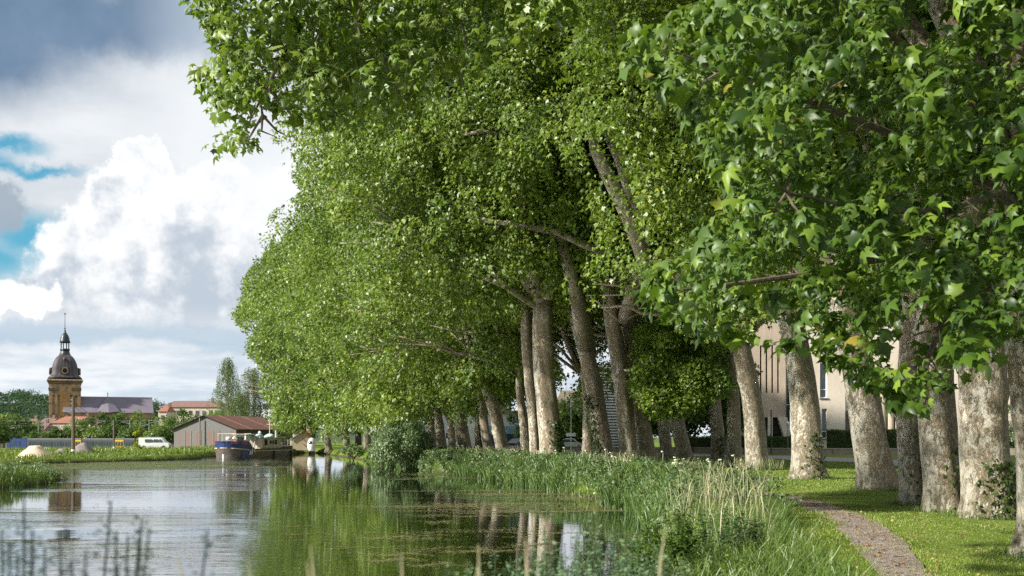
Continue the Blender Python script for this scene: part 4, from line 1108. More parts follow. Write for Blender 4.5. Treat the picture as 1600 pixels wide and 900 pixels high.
# main block
holes = [(FX(1277), FX(1288), FZ(622), FZ(568)), (FX(1280), FX(1288), FZ(685), FZ(639))]
wall_with_holes('wall', FX(1236), FX(1316), -.2, 14, -.8, holes, M['conc'], bd)
for hh in holes:
    mb = MB(); mb.box(((hh[0] + hh[1]) / 2, -.66, (hh[2] + hh[3]) / 2), (hh[1] - hh[0], .04, hh[3] - hh[2])); wn_ = mb.build('window', M['glass'], bd)
    fr = MB(); t = .07
    for sx in (hh[0] + t / 2, hh[1] - t / 2): fr.box((sx, -.72, (hh[2] + hh[3]) / 2), (t, .08, hh[3] - hh[2]))
    for sz in (hh[2] + t / 2, hh[3] - t / 2, hh[2] + (hh[3] - hh[2]) * .24): fr.box(((hh[0] + hh[1]) / 2, -.723, sz), (hh[1] - hh[0] - 2 * t, .08, t))
    fr.build('window_frame', M['white'], wn_)
    MB().box(((hh[0] + hh[1]) / 2, -1.02, hh[2] - .06), (hh[1] - hh[0] + .2, .16, .12)).build('sill', M['greym'], wn_)
holes = [(FX(1318), FX(1352), -.1, FZ(642)), (FX(1322), FX(1328), FZ(608), FZ(590)), (FX(1384), FX(1388.5), FZ(640), FZ(606)), (FX(1394), FX(1398.5), FZ(640), FZ(606))]
wall_with_holes('recessed_wall', FX(1316), FX(1408), -.2, 14, .3, holes, M['conc'], bd)
mb = MB(); mb.box(((FX(1316) + FX(1408)) / 2, 3.2, 4), (FX(1408) - FX(1316), .2, 9)); mb.build('recess', M['dark'], bd)
for x_ in (1378, 1391, 1402):
    MB().tube([(FX(x_), -.1, -.1), (FX(x_), -.1, FZ(606))], .34, 14).build('column', M['conc_rib'], bd)
wall_with_holes('wall', FX(1408), FX(1700), -.2, 12, -1.2, [(FX(1580), FX(1590), FZ(655), FZ(640)), (FX(1594), FX(1604), FZ(655), FZ(640)), (FX(1616), FX(1630), FZ(655), FZ(630)), (FX(1450), FX(1470), FZ(655), FZ(620))], M['conc'], bd)
mb = MB(); mb.box(((FX(1408) + FX(1700)) / 2, -.95, 5), (FX(1700) - FX(1408), .05, 9)); mb.build('window', M['glass'], bd)
MB().box(((FX(1150) + FX(1700)) / 2, 7, 13.9), (FX(1700) - FX(1150), 14, .3)).build('roof', M['greym'], bd)
# lamp globe and green fence before the building
fc = empty('green_fence', (25.2, 105.6, GND), 0, 'dark green post and mesh fence before the lower hedge', 'fence')
for k in range(9): MB().tube([(k * .72 - .3, -1.7, 0), (k * .72 - .3, -1.7, 1.75)], .045, 6).build('post', M['greenm'], fc)
mb = MB()
for z_ in np.arange(.15, 1.7, .22): mb.tube([(-.3, -1.7, z_), (5.5, -1.7, z_)], .012, 4)
mb.build('mesh_wire', M['greenm'], fc)
lp = empty('globe_lamp', (Wx(1231, 103), 103, GND), 0, 'small white globe lamp on a thin post before the concrete building', 'lamp')
MB().tube([(0, 0, 0), (0, 0, 2.9)], .035, 8).build('pole', M['greym'], lp); MB().lathe([(.03, 2.85), (.13, 2.95), (.17, 3.08), (.13, 3.2), (.03, 3.26)], 14).build('globe', M['white'], lp, True)
blob_tree('garden_shrub', 1575, 672, 622, 99, 52, M['leaf_shrub'], 'loose green shrub rising over the hedge at the right edge', cat='shrub', n=26, leaf=.2, trunk=False, zlow=1.2)
# louvred tower block seen between mid trunks
lb = empty('louvred_building', (Wx(965, 120), 120, GND), 0, 'grey slatted building seen between leaning trunks in mid row', 'building')
mb = MB(); mb.box((0, 1.2, 5), (5, 2.2, 10)); mb.build('wall', M['greym'], lb); mb = MB()
for k in range(30): mb.box((0, 0, .6 + k * .33), (4.8, .16, .16))
mb.build('louvres', M['white'], lb); MB().box((.9, -.2, 1.2), (1.0, .1, 2.6)).build('door', M['greenm'], lb)
MB().tube([(.25, -.5, 0), (.25, -.5, 9)], .11, 8).build('downpipe', M['greym'], lb)
# pale building + blue glazed hall behind the trees
pb = empty('pale_building', (Wx(820, 170), 170, GND), 0, 'low white building with blue glass front between the leaning trunk and the thick pale one', 'building')
MB().box((0, 3, 2.9), (13, 6, 5.8)).build('wall', M['white'], pb); 
M['blue'] = worn('blue_glass', (.22, .38, .55), (.35, .50, .62), 2, .2, spec=.8)
M['bluedark'] = worn('dark_blue_panel', (.03, .06, .11), (.05, .09, .15), 2, .3)
for k in range(8): 
    p_ = MB().box((-5.6 + k * 1.6, -.05, 2.9), (1.45, .1, 1.3)).build('window', M['blue'], pb)
    p_ = MB().box((-5.6 + k * 1.6, -.05, 1.2), (1.45, .1, 2.0)).build('panel', M['bluedark'], pb)
MB().box((0, 2.8, 5.95), (13.6, 6.8, .3)).build('roof', M['kerb'], pb)
pb2 = empty('white_house', (Wx(715, 175), 175, GND), 0, 'white house glimpsed through the far trunks by the broad one', 'house')
MB().box((0, 3, 3), (16, 6, 6)).build('wall', M['white'], pb2)
for k in range(6): MB().box((-6.5 + k * 2.6, -.04, 1.7), (1.3, .08, 1.5)).build('window', M['glass'], pb2)
prism([(-8.4, 6), (8.4, 6), (7, 9), (-7, 9)], -.4, 6.4).build('roof', M['kerb'], pb2)
pb3 = empty('cream_house', (Wx(912, 165), 165, GND), 0, 'cream house with brown door behind the white road sign', 'house')
MB().box((0, 3, 3.4), (9, 6, 6.8)).build('wall', M['conc'], pb3)
MB().box((-.3, -.06, 1.3), (1.8, .12, 2.6)).build('door', M['kerb'], pb3)
MB().box((2.6, -.06, 2.2), (1.2, .12, 1.4)).build('window', M['glass'], pb3)
prism([(-4.9, 6.8), (4.9, 6.8), (3.6, 9.2), (-3.6, 9.2)], -.4, 6.4).build('roof', M['kerb'], pb3)
# sign on pole, lamp posts
sg = empty('road_sign', (Wx(892, 105), 105, GND), 0, 'blank looking white sign board on a tall white pole among the trunks', 'sign')
MB().tube([(0, 0, 0), (0, 0, 6.2)], .045, 8).build('pole', M['white'], sg); MB().box((0, -.07, 1.95), (1.0, .04, .34), bev=.01).build('sign_board', M['white'], sg)
for i, (x_, d_, t_, lb_) in enumerate([(911, 112, 655, 'grey metal post right of the white sign pole'), (968, 100, 610, 'tall grey post before the slatted building'), (1205, 97, 640, 'green metal post before the slotted wall')]):
    p_ = empty('street_post', (Wx(x_, d_), d_, GND), 0, lb_, 'post', 'posts along the far side of the road')
    hgt = H - (t_ - HY) * d_ / F - GND
    MB().tube([(0, 0, 0), (0, 0, hgt)], [.07, .055], 8).build('pole', M['greym'] if i < 2 else M['greenm'], p_); MB().lathe([(.09, 0), (.10, .04), (.06, .07)], 8).build('foot_plate', M['greym'], p_)
def car(x_, d_, rz, mt, lab, mtn, grp='cars parked beyond the plane row'):
    r_ = empty('parked_car', (Wx(x_, d_), d_, GND + .03), rz, lab, 'car', grp)
    pr = [(-2.05, .35), (-2.1, .75), (-1.95, .95), (-1.3, 1.05), (-.75, 1.45), (.6, 1.5), (1.25, 1.02), (2.0, .88), (2.1, .6), (2.05, .35)]
    m_ = MB(); n = len(pr); V = []
    for yy, ins in ((-.85, 0), (-.80, .04), (.80, .04), (.85, 0)):
        V += [(a * (1 if ins else .985), yy * (.82 if b > 1.2 else 1), b) for a, b in pr]
    fcs = [(k * n + i, k * n + (i + 1) % n, (k + 1) * n + (i + 1) % n, (k + 1) * n + i) for k in range(3) for i in range(n)] + [tuple(range(n))[::-1], tuple(3 * n + i for i in range(n))]
    m_.add(V, fcs).build('body', mt, r_)
    for s in (-1, 1):
        g_ = MB(); g_.add([(-1.15, s * .86, 1.06), (-.68, s * .78, 1.40), (.52, s * .78, 1.42), (1.05, s * .86, 1.06)], [(0, 1, 2, 3) if s > 0 else (3, 2, 1, 0)]); g_.build('window', M['glass'], r_)
        for xx in (-1.3, 1.3):
            MB().tube([(xx, s * .66, .33), (xx, s * .88, .33)], .33, 16).build('wheel', M['dark'], r_)
        MB().box((2.06, s * .6, .72), (.06, .3, .14)).build('headlight', M['white'], r_)
M['carw'] = worn('white_car_paint', (.7, .7, .7), (.6, .6, .6), 2, .25, spec=.6); M['cars'] = worn('dark_car_paint', (.04, .05, .07), (.03, .04, .05), 2, .25, spec=.6)
car(812, 132, .9, M['cars'], 'dark car seen between the leaning trunk and the thick pale one', 'a'); car(702, 128, 1.0, M['carw'], 'white car half seen between the far trunks', 'a')
car(885, 128, .4, M['carw'], 'white car just left of the white sign pole', 'a')
# trees beyond the road
for i, (x_, yt, d_, wp, lb_) in enumerate([(1130, 520, 100, 120, 'dark broad tree filling the gap right of the leaf clump'), (1060, 590, 125, 130, 'dark tree beyond the road behind the leaning pair'), (905, 615, 140, 90, 'light green tree behind the white sign pole'),
         (970, 610, 150, 160, 'tall tree beyond the road behind the long bare trunks'), (850, 630, 165, 120, 'tree beyond the road behind the thick pale trunk'), (760, 520, 190, 130, 'tree beyond the road behind the dark ivy trunk'),
         (660, 500, 200, 160, 'tree beyond the road behind the bankside shrub'), (560, 560, 210, 150, 'tree closing the far end of the canal'), (1300, 380, 150, 200, 'tall tree behind the concrete building on the left half'), (1500, 400, 150, 260, 'wide tree behind the concrete building on the right half')]):
    blob_tree('roadside_tree', x_, 700, yt, d_, wp, M['leaf'] if i == 2 else M['leaf_far'], lb_, 'trees beyond the road', n=60, leaf=.42)

# ------------------------------------------------------------------ left bank: shed, barge, hut, van, train, heaps, poles
def gz(x, y): return float(ground_z(np.array([x], float), np.array([y], float))[0])
# shed
def shed_wall_fn(b):
    P_ = objc(b); x, y, z = b.sep(P_)
    u_ = b.m('ADD', x, y)
    st = b.noise(b.comb(b.m('MULTIPLY', u_, 1.), 0., b.m('MULTIPLY', z, .05)), 2.6, 4, .7)
    n = b.noise(P_, 2.5, 4, .6)
    c = b.mix(n, (.115, .112, .112), (.185, .18, .178))
    rr = b.m('MULTIPLY', b.step(st, .52, .57), b.step(b.m('ADD', z, b.m('MULTIPLY', n, 1.6)), 3.3, 4.3, 1., 0.))
    c = b.mix(b.m('MULTIPLY', rr, .85), c, (.22, .10, .065))
    wv = b.m('SINE', b.m('MULTIPLY', u_, 38.))
    return prin(b, c, .6, b.bump(wv, .5, .03), .4)
M['shed'] = mat('rusty_sheet_metal', shed_wall_fn)
M['shed_dark'] = worn('dark_sheet_metal', (.075, .07, .07), (.12, .11, .105), 2, .7, .3, (6, 6, .3))
def roof_fn(b):
    P_ = objc(b); x, y, z = b.sep(P_); n = b.noise(P_, 1.2, 5, .6)
    c = b.mix(n, (.13, .052, .036), (.19, .10, .078))
    return prin(b, c, .8, b.bump(b.m('SINE', b.m('MULTIPLY', x, 30.)), .4, .04), .2)
M['rust_roof'] = mat('rusty_roof', roof_fn)
SB = Vector((-43.1, 160, 0)); SX = Vector((4.8, 15, 0)).normalized(); ang = math.atan2(SX.y, SX.x)
sz = .35
sh = empty('canal_shed', (SB.x, SB.y, sz), ang, 'long metal canal shed with rust streaked gable and brown roof behind the barge', 'shed')
SL, SWd, EV, RG = 15.8, 11.4, 3.45, 5.5      # local x along the shed, local y towards the left gable end
mb = MB(); mb.add([(0, 0, -.5), (0, SWd, -.5), (0, SWd, EV), (0, SWd / 2, RG), (0, 0, EV)], [(0, 4, 3, 2, 1)]); mb.build('gable_wall', M['shed'], sh); mb = MB(); mb.add([(SL, 0, -.5), (SL, SWd, -.5), (SL, SWd, EV), (SL, SWd / 2, RG), (SL, 0, EV)], [(0, 1, 2, 3, 4)])
mb.build('gable_wall', M['shed'], sh)
mb = MB(); mb.add([(0.01, 0, -.5), (SL, 0, -.5), (SL, 0, EV), (0.01, 0, EV)], [(0, 1, 2, 3)]); mb.build('side_wall', M['shed_dark'], sh); mb = MB(); mb.add([(0, SWd, -.5), (SL, SWd, -.5), (SL, SWd, EV), (0, SWd, EV)], [(3, 2, 1, 0)]); mb.build('side_wall', M['shed_dark'], sh)
for s in (0, 1):
    yE, zE = (-.5, EV - .18) if s == 0 else (SWd + .5, EV - .18)
    m_ = MB(); a = [(-.35, yE, zE), (SL + .35, yE, zE), (SL + .35, SWd / 2, RG + .02), (-.35, SWd / 2, RG + .02)]
    b_ = [(p[0], p[1], p[2] + .12) for p in a]; m_.add(a + b_, [(0, 3, 2, 1), (4, 5, 6, 7), (0, 1, 5, 4), (1, 2, 6, 5), (3, 0, 4, 7)]); m_.build('roof', M['rust_roof'], sh)
M['strip'] = worn('pale_roof_strip', (.62, .50, .42), (.5, .38, .3), 3, .7)
for xx in (3.7, 10.4):
    k = .16; dz_ = .018
    MB().add([(xx, -.5, EV - .06 + dz_), (xx + k, -.5, EV - .06 + dz_), (xx + k, SWd / 2, RG + .14 + dz_), (xx, SWd / 2, RG + .14 + dz_), (xx, -.5, EV - .1), (xx + k, -.5, EV - .1)], [(0, 1, 2, 3), (4, 5, 1, 0)]).build('roof_strip', M['strip'], sh)
m_ = MB(); m_.tube([(-.38, -.5, EV - .14), (-.38, SWd / 2, RG + .06)], .07, 6).tube([(-.38, SWd + .5, EV - .14), (-.38, SWd / 2, RG + .06)], .07, 6); m_.build('verge_board', M['dark'], sh)
m_ = MB()
for yy in (3.0, 4.1, 6.4, 8.2, 9.3): m_.box((-.03, yy, 1.4), (.05, .07, 3.6))
m_.build('door_rail', M['kerb'], sh)
MB().tube([(-.6, SWd * .545, -.4), (-.6, SWd * .545, 5.2)], [.12, .10], 8).build('drain_pipe', M['greym'], sh)

# barge
BA, BB_ = Vector((-35.1, 124, 0)), Vector((-31.2, 140, 0)); bc = (BA + BB_) / 2; bdv = (BA - BB_).normalized()
bg_ = empty('canal_barge', (bc.x, bc.y, 0), math.atan2(bdv.y, bdv.x), 'old canal barge with blue bow, white wheelhouse and cream cabin moored by the shed', 'boat')
LH = (BA - BB_).length / 2
def hull_sec(t):                     # t -1 stern .. 1 bow
    w_ = 1.8 * (1 - max(0, (t - .74) / .26) ** 2.6) ** .5 if t > .74 else 1.8
    if t < -.86: w_ = 1.8 * (1 - ((-.86 - t) / .14) ** 2 * .55)
    dk = 1.05 + .88 * sst(np.array(t), .42, .62) + .02 * max(0, (t - .6) / .4) ** 2 + .32 * sst(np.array(-t), .45, .9)
    return max(w_, .12), float(dk)
def hull_strip(zf0, zf1, t0, t1, name, mt, grow=0., n=40):
    ts = np.linspace(t0, t1, n); m_ = MB(); V = []
    for t in ts:
        w_, dk = hull_sec(t); x_ = t * LH + (grow if t > .9 else 0)
        rake = .5 * max(0, (t - .7) / .3)
        za, zb_ = zf0(t, dk), zf1(t, dk)
        for s in (-1, 1):
            V.append((x_ - rake * (1 - za / 2.2), s * (w_ + grow) * (.90 if za < 0 else 1), za)); V.append((x_ - rake * (1 - zb_ / 2.2), s * (w_ + grow), zb_))
    fcs = []
    for i in range(n - 1):
        a = i * 4; b = a + 4; fcs += [(a, b, b + 1, a + 1), (a + 2, a + 3, b + 3, b + 2)]
    if t1 > .99: a = (n - 1) * 4; fcs.append((a, a + 2, a + 3, a + 1))
    if t0 < -.99: fcs.append((0, 1, 3, 2))
    return m_.add(V, fcs).build(name, mt, bg_)
M['hull_blue'] = worn('navy_blue_hull', (.012, .028, .10), (.03, .055, .16), 1.2, .4, spec=.5); M['hull_dark'] = worn('weathered_dark_hull', (.050, .041, .035), (.11, .09, .072), 1.5, .7, .2, (1, 1, 3))
M['hull_grey'] = worn('weathered_grey_hull', (.20, .165, .13), (.105, .09, .075), 1.3, .8, .2, (3, 3, 1))
M['cabin'] = worn('cream_cabin', (.56, .48, .36), (.42, .33, .24), 1.5, .6); M['tarp'] = worn('pale_green_tarp', (.30, .45, .42), (.50, .60, .58), 1.2, .7)
mid = lambda t, dk: .78 + .40 * max(0., (t - .3) / .7) ** 1.5
hull_strip(lambda t, dk: -.6, mid, -1, .55, 'lower_hull', M['hull_grey']); hull_strip(lambda t, dk: -.6, mid, .55, .82, 'lower_bow', M['hull_blue']); hull_strip(lambda t, dk: -.6, mid, .82, 1, 'bow_foot', M['hull_dark'])
hull_strip(mid, lambda t, dk: dk, .52, 1, 'blue_bow', M['hull_blue']); hull_strip(mid, lambda t, dk: dk, -1, .52, 'upper_hull', M['hull_dark'])
hull_strip(lambda t, dk: mid(t, dk) - .05, lambda t, dk: mid(t, dk) + .06, -1, 1, 'rubbing_strake', M['cabin'], grow=.05)
hull_strip(lambda t, dk: dk - .02, lambda t, dk: dk + .06, .42, 1, 'gunwale', M['hull_blue'], grow=.03)
m_ = MB(); ts = np.linspace(-1, 1, 40); V = []
for t in ts: w_, dk = hull_sec(t); V += [(t * LH, -w_, dk - .06), (t * LH, w_, dk - .06)]
m_.add(V, [(2 * i, 2 * i + 2, 2 * i + 3, 2 * i + 1) for i in range(39)]).build('deck', M['hull_dark'], bg_)
# the near side of the barge is local +y (towards the water and the camera); find which by sign
NS = 1 if (Matrix.Rotation(bg_.rotation_euler.z, 3, 'Z') @ Vector((0, 1, 0))).x > 0 else -1
# red lettering-like band of strokes on the bow, too small to read in the photo
M['redp'] = worn('red_lettering', (.55, .06, .04), (.62, .12, .08), 4, .6)
def lettering(t0, t1, s, n, z0):
    m_ = MB(); rs = random.Random(5)
    for i in range(n):
        t = t0 + (t1 - t0) * i / (n - 1); w_, dk = hull_sec(t); rake = .5 * max(0, (t - .7) / .3)
        x_ = t * LH - rake * (1 - z0 / 2.2); w2, _ = hull_sec(t + .01); a = math.atan2(s * (w2 - w_), .01 * LH)
        hgt = .24; wd = abs(t1 - t0) * LH / n * .62
        m_.box((x_, s * (w_ + .03), z0), (.05, .03, hgt), a); m_.box((x_ + wd, s * (w_ + .03), z0 + rs.choice((-.09, 0, .09))), (wd * 1.1, .03, .05), a)
        if rs.random() > .4: m_.box((x_ + wd * .5, s * (w_ + .03), z0 + rs.choice((-.1, .1))), (wd, .032, .05), a)
    return m_.build('lettering', M['redp'], bg_)
lettering(.66, .80, NS, 8, 1.74); lettering(.965, .90, -NS, 6, 1.8); lettering(.90, .965, NS, 6, 1.8)
# anchor marks and ladder
m_ = MB()
for dx_ in (-.25, .25): m_.tube([(.56 * LH + dx_, NS * 1.87, .72), (.56 * LH + dx_ - .05, NS * 1.9, .42), (.56 * LH + dx_ + .12, NS * 1.9, .34)], .05, 6)
m_.tube([(.56 * LH, NS * 1.87, .8), (.56 * LH, NS * 1.9, .36)], .05, 6); m_.build('anchor', M['white'], bg_)
m_ = MB()
for dx_ in (-.3, .3): m_.tube([(.49 * LH + dx_, NS * 1.93, 2.0), (.49 * LH + dx_, NS * 1.97, .55)], .03, 6)
for k in range(5): m_.tube([(.49 * LH - .3, NS * 1.95, .7 + k * .28), (.49 * LH + .3, NS * 1.95, .7 + k * .28)], .025, 5)
m_.build('ladder', M['white'], bg_)
# wheelhouse and awnings
MB().box((.46 * LH, .2, 2.36), (1.1, 1.7, .9), bev=.05).build('wheelhouse', M['white'], bg_)
MB().box((.46 * LH + .56, .2, 2.5), (.04, 1.3, .4)).build('window', M['glass'], bg_)
MB().box((.46 * LH, .2, 2.86), (1.4, 2.0, .06)).build('wheelhouse_roof', M['cabin'], bg_)
for (a, b_) in ((.62, .86), (.14, .40)):
    aw = MB().box(((a + b_) / 2 * LH, 0, 2.93), ((b_ - a) * LH, 2.5, .06)).build('awning', M['cabin'], bg_)
    m_ = MB()
    for xx in (a, (a + b_) / 2, b_):
        for s in (-1, 1): m_.tube([(xx * LH, s * 1.2, 1.3), (xx * LH, s * 1.2, 2.92)], .03, 5)
    m_.build('awning_post', M['white'], aw)
MB().box((.70 * LH, NS * .5, 2.28), (1.6, 1.2, .5), bev=.04).build('deck_box', M['kerb'], bg_)
MB().lathe([(.28, 0), (.34, .2), (.28, .36), (.1, .4)], 12, (.90 * LH, .4 * NS, 2.15)).build('mooring_winch', M['white'], bg_)
MB().lathe([(.24, 0), (.3, .16), (.24, .32), (.1, .36)], 12, (.85 * LH, .9 * NS, 2.12)).build('mooring_winch', M['white'], bg_)
# cream cabin with windows
cb = MB().box((-.25 * LH, 0, 1.62), (.66 * LH, 2.75, 1.5), bev=.04).build('cabin', M['cabin'], bg_)
MB().box((-.25 * LH, 0, 2.41), (.70 * LH, 3.0, .08), bev=.02).build('cabin_roof', M['tarp'], cb)
for xx, wd, hg in ((-.02, .35, .75), (.0 - .07, .3, .75), (-.20, .42, .42), (-.29, .42, .42), (-.38, .5, .55)):
    MB().box((xx * LH, NS * 1.39, 1.85), (wd, .05, hg)).build('window', M['dark'], cb)
m_ = MB()
for k in range(9):
    m_.lathe([(.02, 0), (.5, .02), (.42, .22), (.2, .34), (.02, .38)], 9, (random.uniform(-.45, .12) * LH, random.uniform(-1.2, 1.2), 2.43 + .02 * k), rot=random.random())
m_.build('folded_tarps', M['tarp'], bg_, True)
MB().tube([(-.5 * LH, 0, 1.2), (-.5 * LH, 0, 5.0)], [.08, .05], 8).tube([(-.5 * LH, -.5, 4.2), (-.5 * LH, .5, 4.2)], .03, 5).build('mast', M['cabin'], bg_)
MB().tube([(-.58 * LH, NS * .6, 1.2), (-.58 * LH, NS * .6, 3.4)], .14, 10).build('exhaust_pipe', M['white'], bg_)
MB().tube([(-.16 * LH, 0, 2.0), (-.16 * LH, 0, 2.9)], [.12, .09], 8).lathe([(.16, 2.95), (.22, 3.15), (.05, 3.3)], 10, (-.16 * LH, 0, 0)).build('vent_pipe', M['white'], bg_)
MB().tube([(-.5 * LH, 0, 4.9), (.2 * LH, 0, 2.9)], .012, 4).tube([(-.5 * LH, 0, 4.9), (-.95 * LH, 0, 1.9)], .012, 4).build('stay_wire', M['greym'], bg_)
m_ = MB()
for k in range(7): m_.tube([((-.62 - .055 * k) * LH, NS * 1.65, 1.4), ((-.62 - .055 * k) * LH, NS * 1.65, 2.2)], .02, 5)
m_.tube([(-.62 * LH, NS * 1.65, 2.2), (-.95 * LH, NS * 1.65, 2.2)], .02, 5); m_.build('railing', M['white'], bg_)
for k, (xx, mt) in enumerate(((-.68, 'leaf_yellow'), (-.76, 'leaf_shrub'), (-.84, 'leaf_yellow'))):
    p = Matrix.Rotation(bg_.rotation_euler.z, 3, 'Z') @ Vector((xx * LH, .4, 0)) + Vector((bc.x, bc.y, 0))
    fo = Foliage(); C = np.array([[p.x, p.y, 2.1 + .25 * (k == 1)]]) + RNG.normal(0, .28, (9, 3)); scatter_clusters(fo, C, np.full(9, .3), unit(RNG.normal(size=(9, 3)) + [0, 0, 1]), np.full(9, 30), np.full(9, .14), 2)
    dt = empty('potted_plant', (p.x, p.y, 1.45), 0, ['yellow flowering plant in a pot on the barge stern, nearest the mast', 'green bushy plant in the middle of the barge stern', 'yellow leaved potted plant at the rear end of the barge'][k], 'plant', 'pot plants on the barge stern')
    MB().lathe([(.18, 0), (.24, .3), (.2, .32)], 10).build('pot', M['kerb'], dt); fo.build('foliage', M[mt], dt)
for k, t in enumerate((-.18, -.78)):
    MB().tube([(t * LH, NS * 1.95, -.8), (t * LH, NS * 1.95, .75)], .11, 8).build('fender_post', M['dark'], bg_)
MB().tube([(0, 0, -.8), (0, 0, .55)], .1, 8).build('mooring_post', M['white']); o = bpy.data.objects['mooring_post']; o.location = (*W(349, 716, 117)[:2], 0); tag(o, 'short pale mooring post in the water before the blue bow', 'post')

# little hut with a red roof edge and a white camper
hx, hy = Wx(474, 158) , 158
ht = empty('wooden_hut', (hx, hy, .5), .25, 'small pale wooden hut with red trimmed gable at the end of the quay', 'hut')
MB().add([(-1.9, -1.2, 0), (1.2, -1.2, 0), (1.2, 1.8, 0), (-1.9, 1.8, 0), (-1.9, -1.2, 1.7), (1.2, -1.2, 1.7), (1.2, 1.8, 1.7), (-1.9, 1.8, 1.7), (.1, -1.2, 3.0), (.1, 1.8, 3.0)],
         [(0, 1, 5, 8, 4), (1, 2, 6, 5), (2, 3, 7, 9, 6), (3, 0, 4, 7)]).build('wall', worn('pale_boards', (.62, .50, .33), (.5, .4, .27), 2, .8, .2, (6, 6, .5)), ht)
m_ = MB(); m_.add([(-2.1, -1.4, 1.6), (.1, -1.4, 3.08), (.1, 2, 3.08), (-2.1, 2, 1.6)], [(0, 1, 2, 3)]); m_.add([(1.4, -1.4, 1.6), (.1, -1.4, 3.1), (.1, 2, 3.1), (1.4, 2, 1.6)], [(3, 2, 1, 0)]); m_.build('roof', M['greym'], ht)
MB().tube([(.1, -1.45, 3.08), (1.5, -1.45, 1.55)], .09, 6).tube([(.1, -1.45, 3.08), (-.5, -1.45, 2.6)], .09, 6).build('verge_board', M['redp'], ht)
cp = empty('white_dinghy', (Wx(487, 152), 152, .45), 0, 'white moulded boat shell standing on its end beside the wooden hut', 'boat')
MB().lathe([(.45, 0), (.6, .4), (.64, 1.0), (.56, 1.5), (.35, 1.85), (.1, 1.95)], 16, (0, 0, 0)).build('hull', M['white'], cp, True)
MB().lathe([(.05, .9), (.3, .96), (.38, 1.2), (.3, 1.42), (.05, 1.5)], 14, (-.08, -.32, 0)).build('dark_window', M['glass'], cp, True)

# van
vx, vy = Wx(242, 175), 175; vz = gz(vx, vy)
vn = empty('white_van', (vx, vy, vz), math.radians(4), 'white delivery van with a roof rack parked left of the metal shed', 'van')
pr = [(-2.55, .3), (-2.58, 1.0), (-2.50, 1.95), (-2.4, 2.02), (1.05, 2.02), (1.35, 1.9), (1.95, 1.2), (2.5, 1.0), (2.6, .7), (2.58, .3)]
m_ = MB(); n = len(pr); V = []
for yy in (-.97, -.9, .9, .97): V += [(a * (1 if abs(yy) < .95 else .99), yy * (.9 if b > 1.3 else 1), b) for a, b in pr]
m_.add(V, [(k * n + i, k * n + (i + 1) % n, (k + 1) * n + (i + 1) % n, (k + 1) * n + i) for k in range(3) for i in range(n)] + [tuple(range(n))[::-1], tuple(3 * n + i for i in range(n))]); m_.build('body', M['carw'], vn)
for (a, b_, c_, d_) in ((-1.4, -.15, 1.2, 1.72), (.05, .85, 1.2, 1.72)):
    MB().add([(a, -1.0, c_), (b_ + .15, -1.0, c_), (b_, -.985, d_), (a, -.985, d_)], [(0, 1, 2, 3)]).build('window', M['glass'], vn)
MB().add([(1.0, -1.0, 1.2), (1.75, -1.0, 1.2), (1.25, -.985, 1.74), (1.0, -.985, 1.74)], [(0, 1, 2, 3)]).build('window', M['glass'], vn)
MB().add([(1.42, -.8, 1.86), (1.42, .8, 1.86), (1.96, .84, 1.24), (1.96, -.84, 1.24)], [(0, 3, 2, 1)]).build('windscreen', M['glass'], vn)
for xx in (-1.6, 1.7):
    for s in (-1, 1): wh = MB().tube([(xx, s * .78, .34), (xx, s * .99, .34)], .34, 16).build('wheel', M['dark'], vn); MB().tube([(xx, s * .99, .34), (xx, s * 1.0, .34)], .18, 12).build('rim', M['greym'], wh)
m_ = MB()
for xx in (-2.1, -1.2, -.3, .7): m_.tube([(xx, -.8, 2.12), (xx, .8, 2.12)], .025, 5)
for s in (-1, 1): m_.tube([(-2.2, s * .8, 2.12), (.8, s * .8, 2.12)], .025, 5)
m_.build('roof_rack', M['greym'], vn); MB().box((2.56, 0, .5), (.1, 1.8, .25), bev=.03).build('bumper', M['greym'], vn)
for s in (-1, 1): MB().box((2.5, s * .7, .85), (.12, .3, .2), bev=.02).build('headlight', M['glass'], vn)

# gravel and sand heaps
def heap(x_, d_, ytop, wpx, flat, mt, lab, name, yb):
    X0 = Wx(x_, d_); z0 = gz(X0, d_) - .05; hgt = H - (ytop - HY) * d_ / F - z0; r = wpx / 2 * d_ / F
    m_ = MB(); n = 40; prof = [(1, 0), (.86, .16), (.7, .36), (.52, .60), (.36, .82), (flat, .97), (flat * .6, 1.0), (.02, 1.01)]
    V = []; fcs = []
    for i, (a, b_) in enumerate(prof):
        for k in range(n):
            an = 2 * math.pi * k / n; j = 1 + .05 * math.sin(3 * an + i) + .03 * math.sin(11 * an + 2 * i)
            V.append((a * r * j * math.cos(an), a * r * j * math.sin(an), b_ * hgt * (1 + .02 * math.sin(5 * an))))
    for i in range(len(prof) - 1):
        for k in range(n): fcs.append((i * n + k, i * n + (k + 1) % n, (i + 1) * n + (k + 1) % n, (i + 1) * n + k))
    fcs.append(tuple((len(prof) - 1) * n + k for k in range(n)))
    o = m_.add(V, fcs).build(name, mt, smooth=True); o.location = (X0, d_, z0); tag(o, lab, 'heap')
M['sand'] = worn('pale_sand', (.62, .48, .36), (.50, .38, .28), 1.5, .95, .5); M['gravel'] = worn('grey_gravel', (.22, .19, .18), (.15, .135, .13), 2, .95, .6)
heap(55, 103, 696.5, 60, .30, M['sand'], 'pale sand heap with a flat top on the far bank at left', 'sand_heap', 714)
heap(130, 128, 692, 44, .2, M['gravel'], 'grey gravel heap right of the wooden pole', 'gravel_heap', 708)
heap(96, 120, 701, 34, .2, M['gravel'], 'low grey brown gravel heap between sand heap and pole', 'low_gravel_heap', 710)

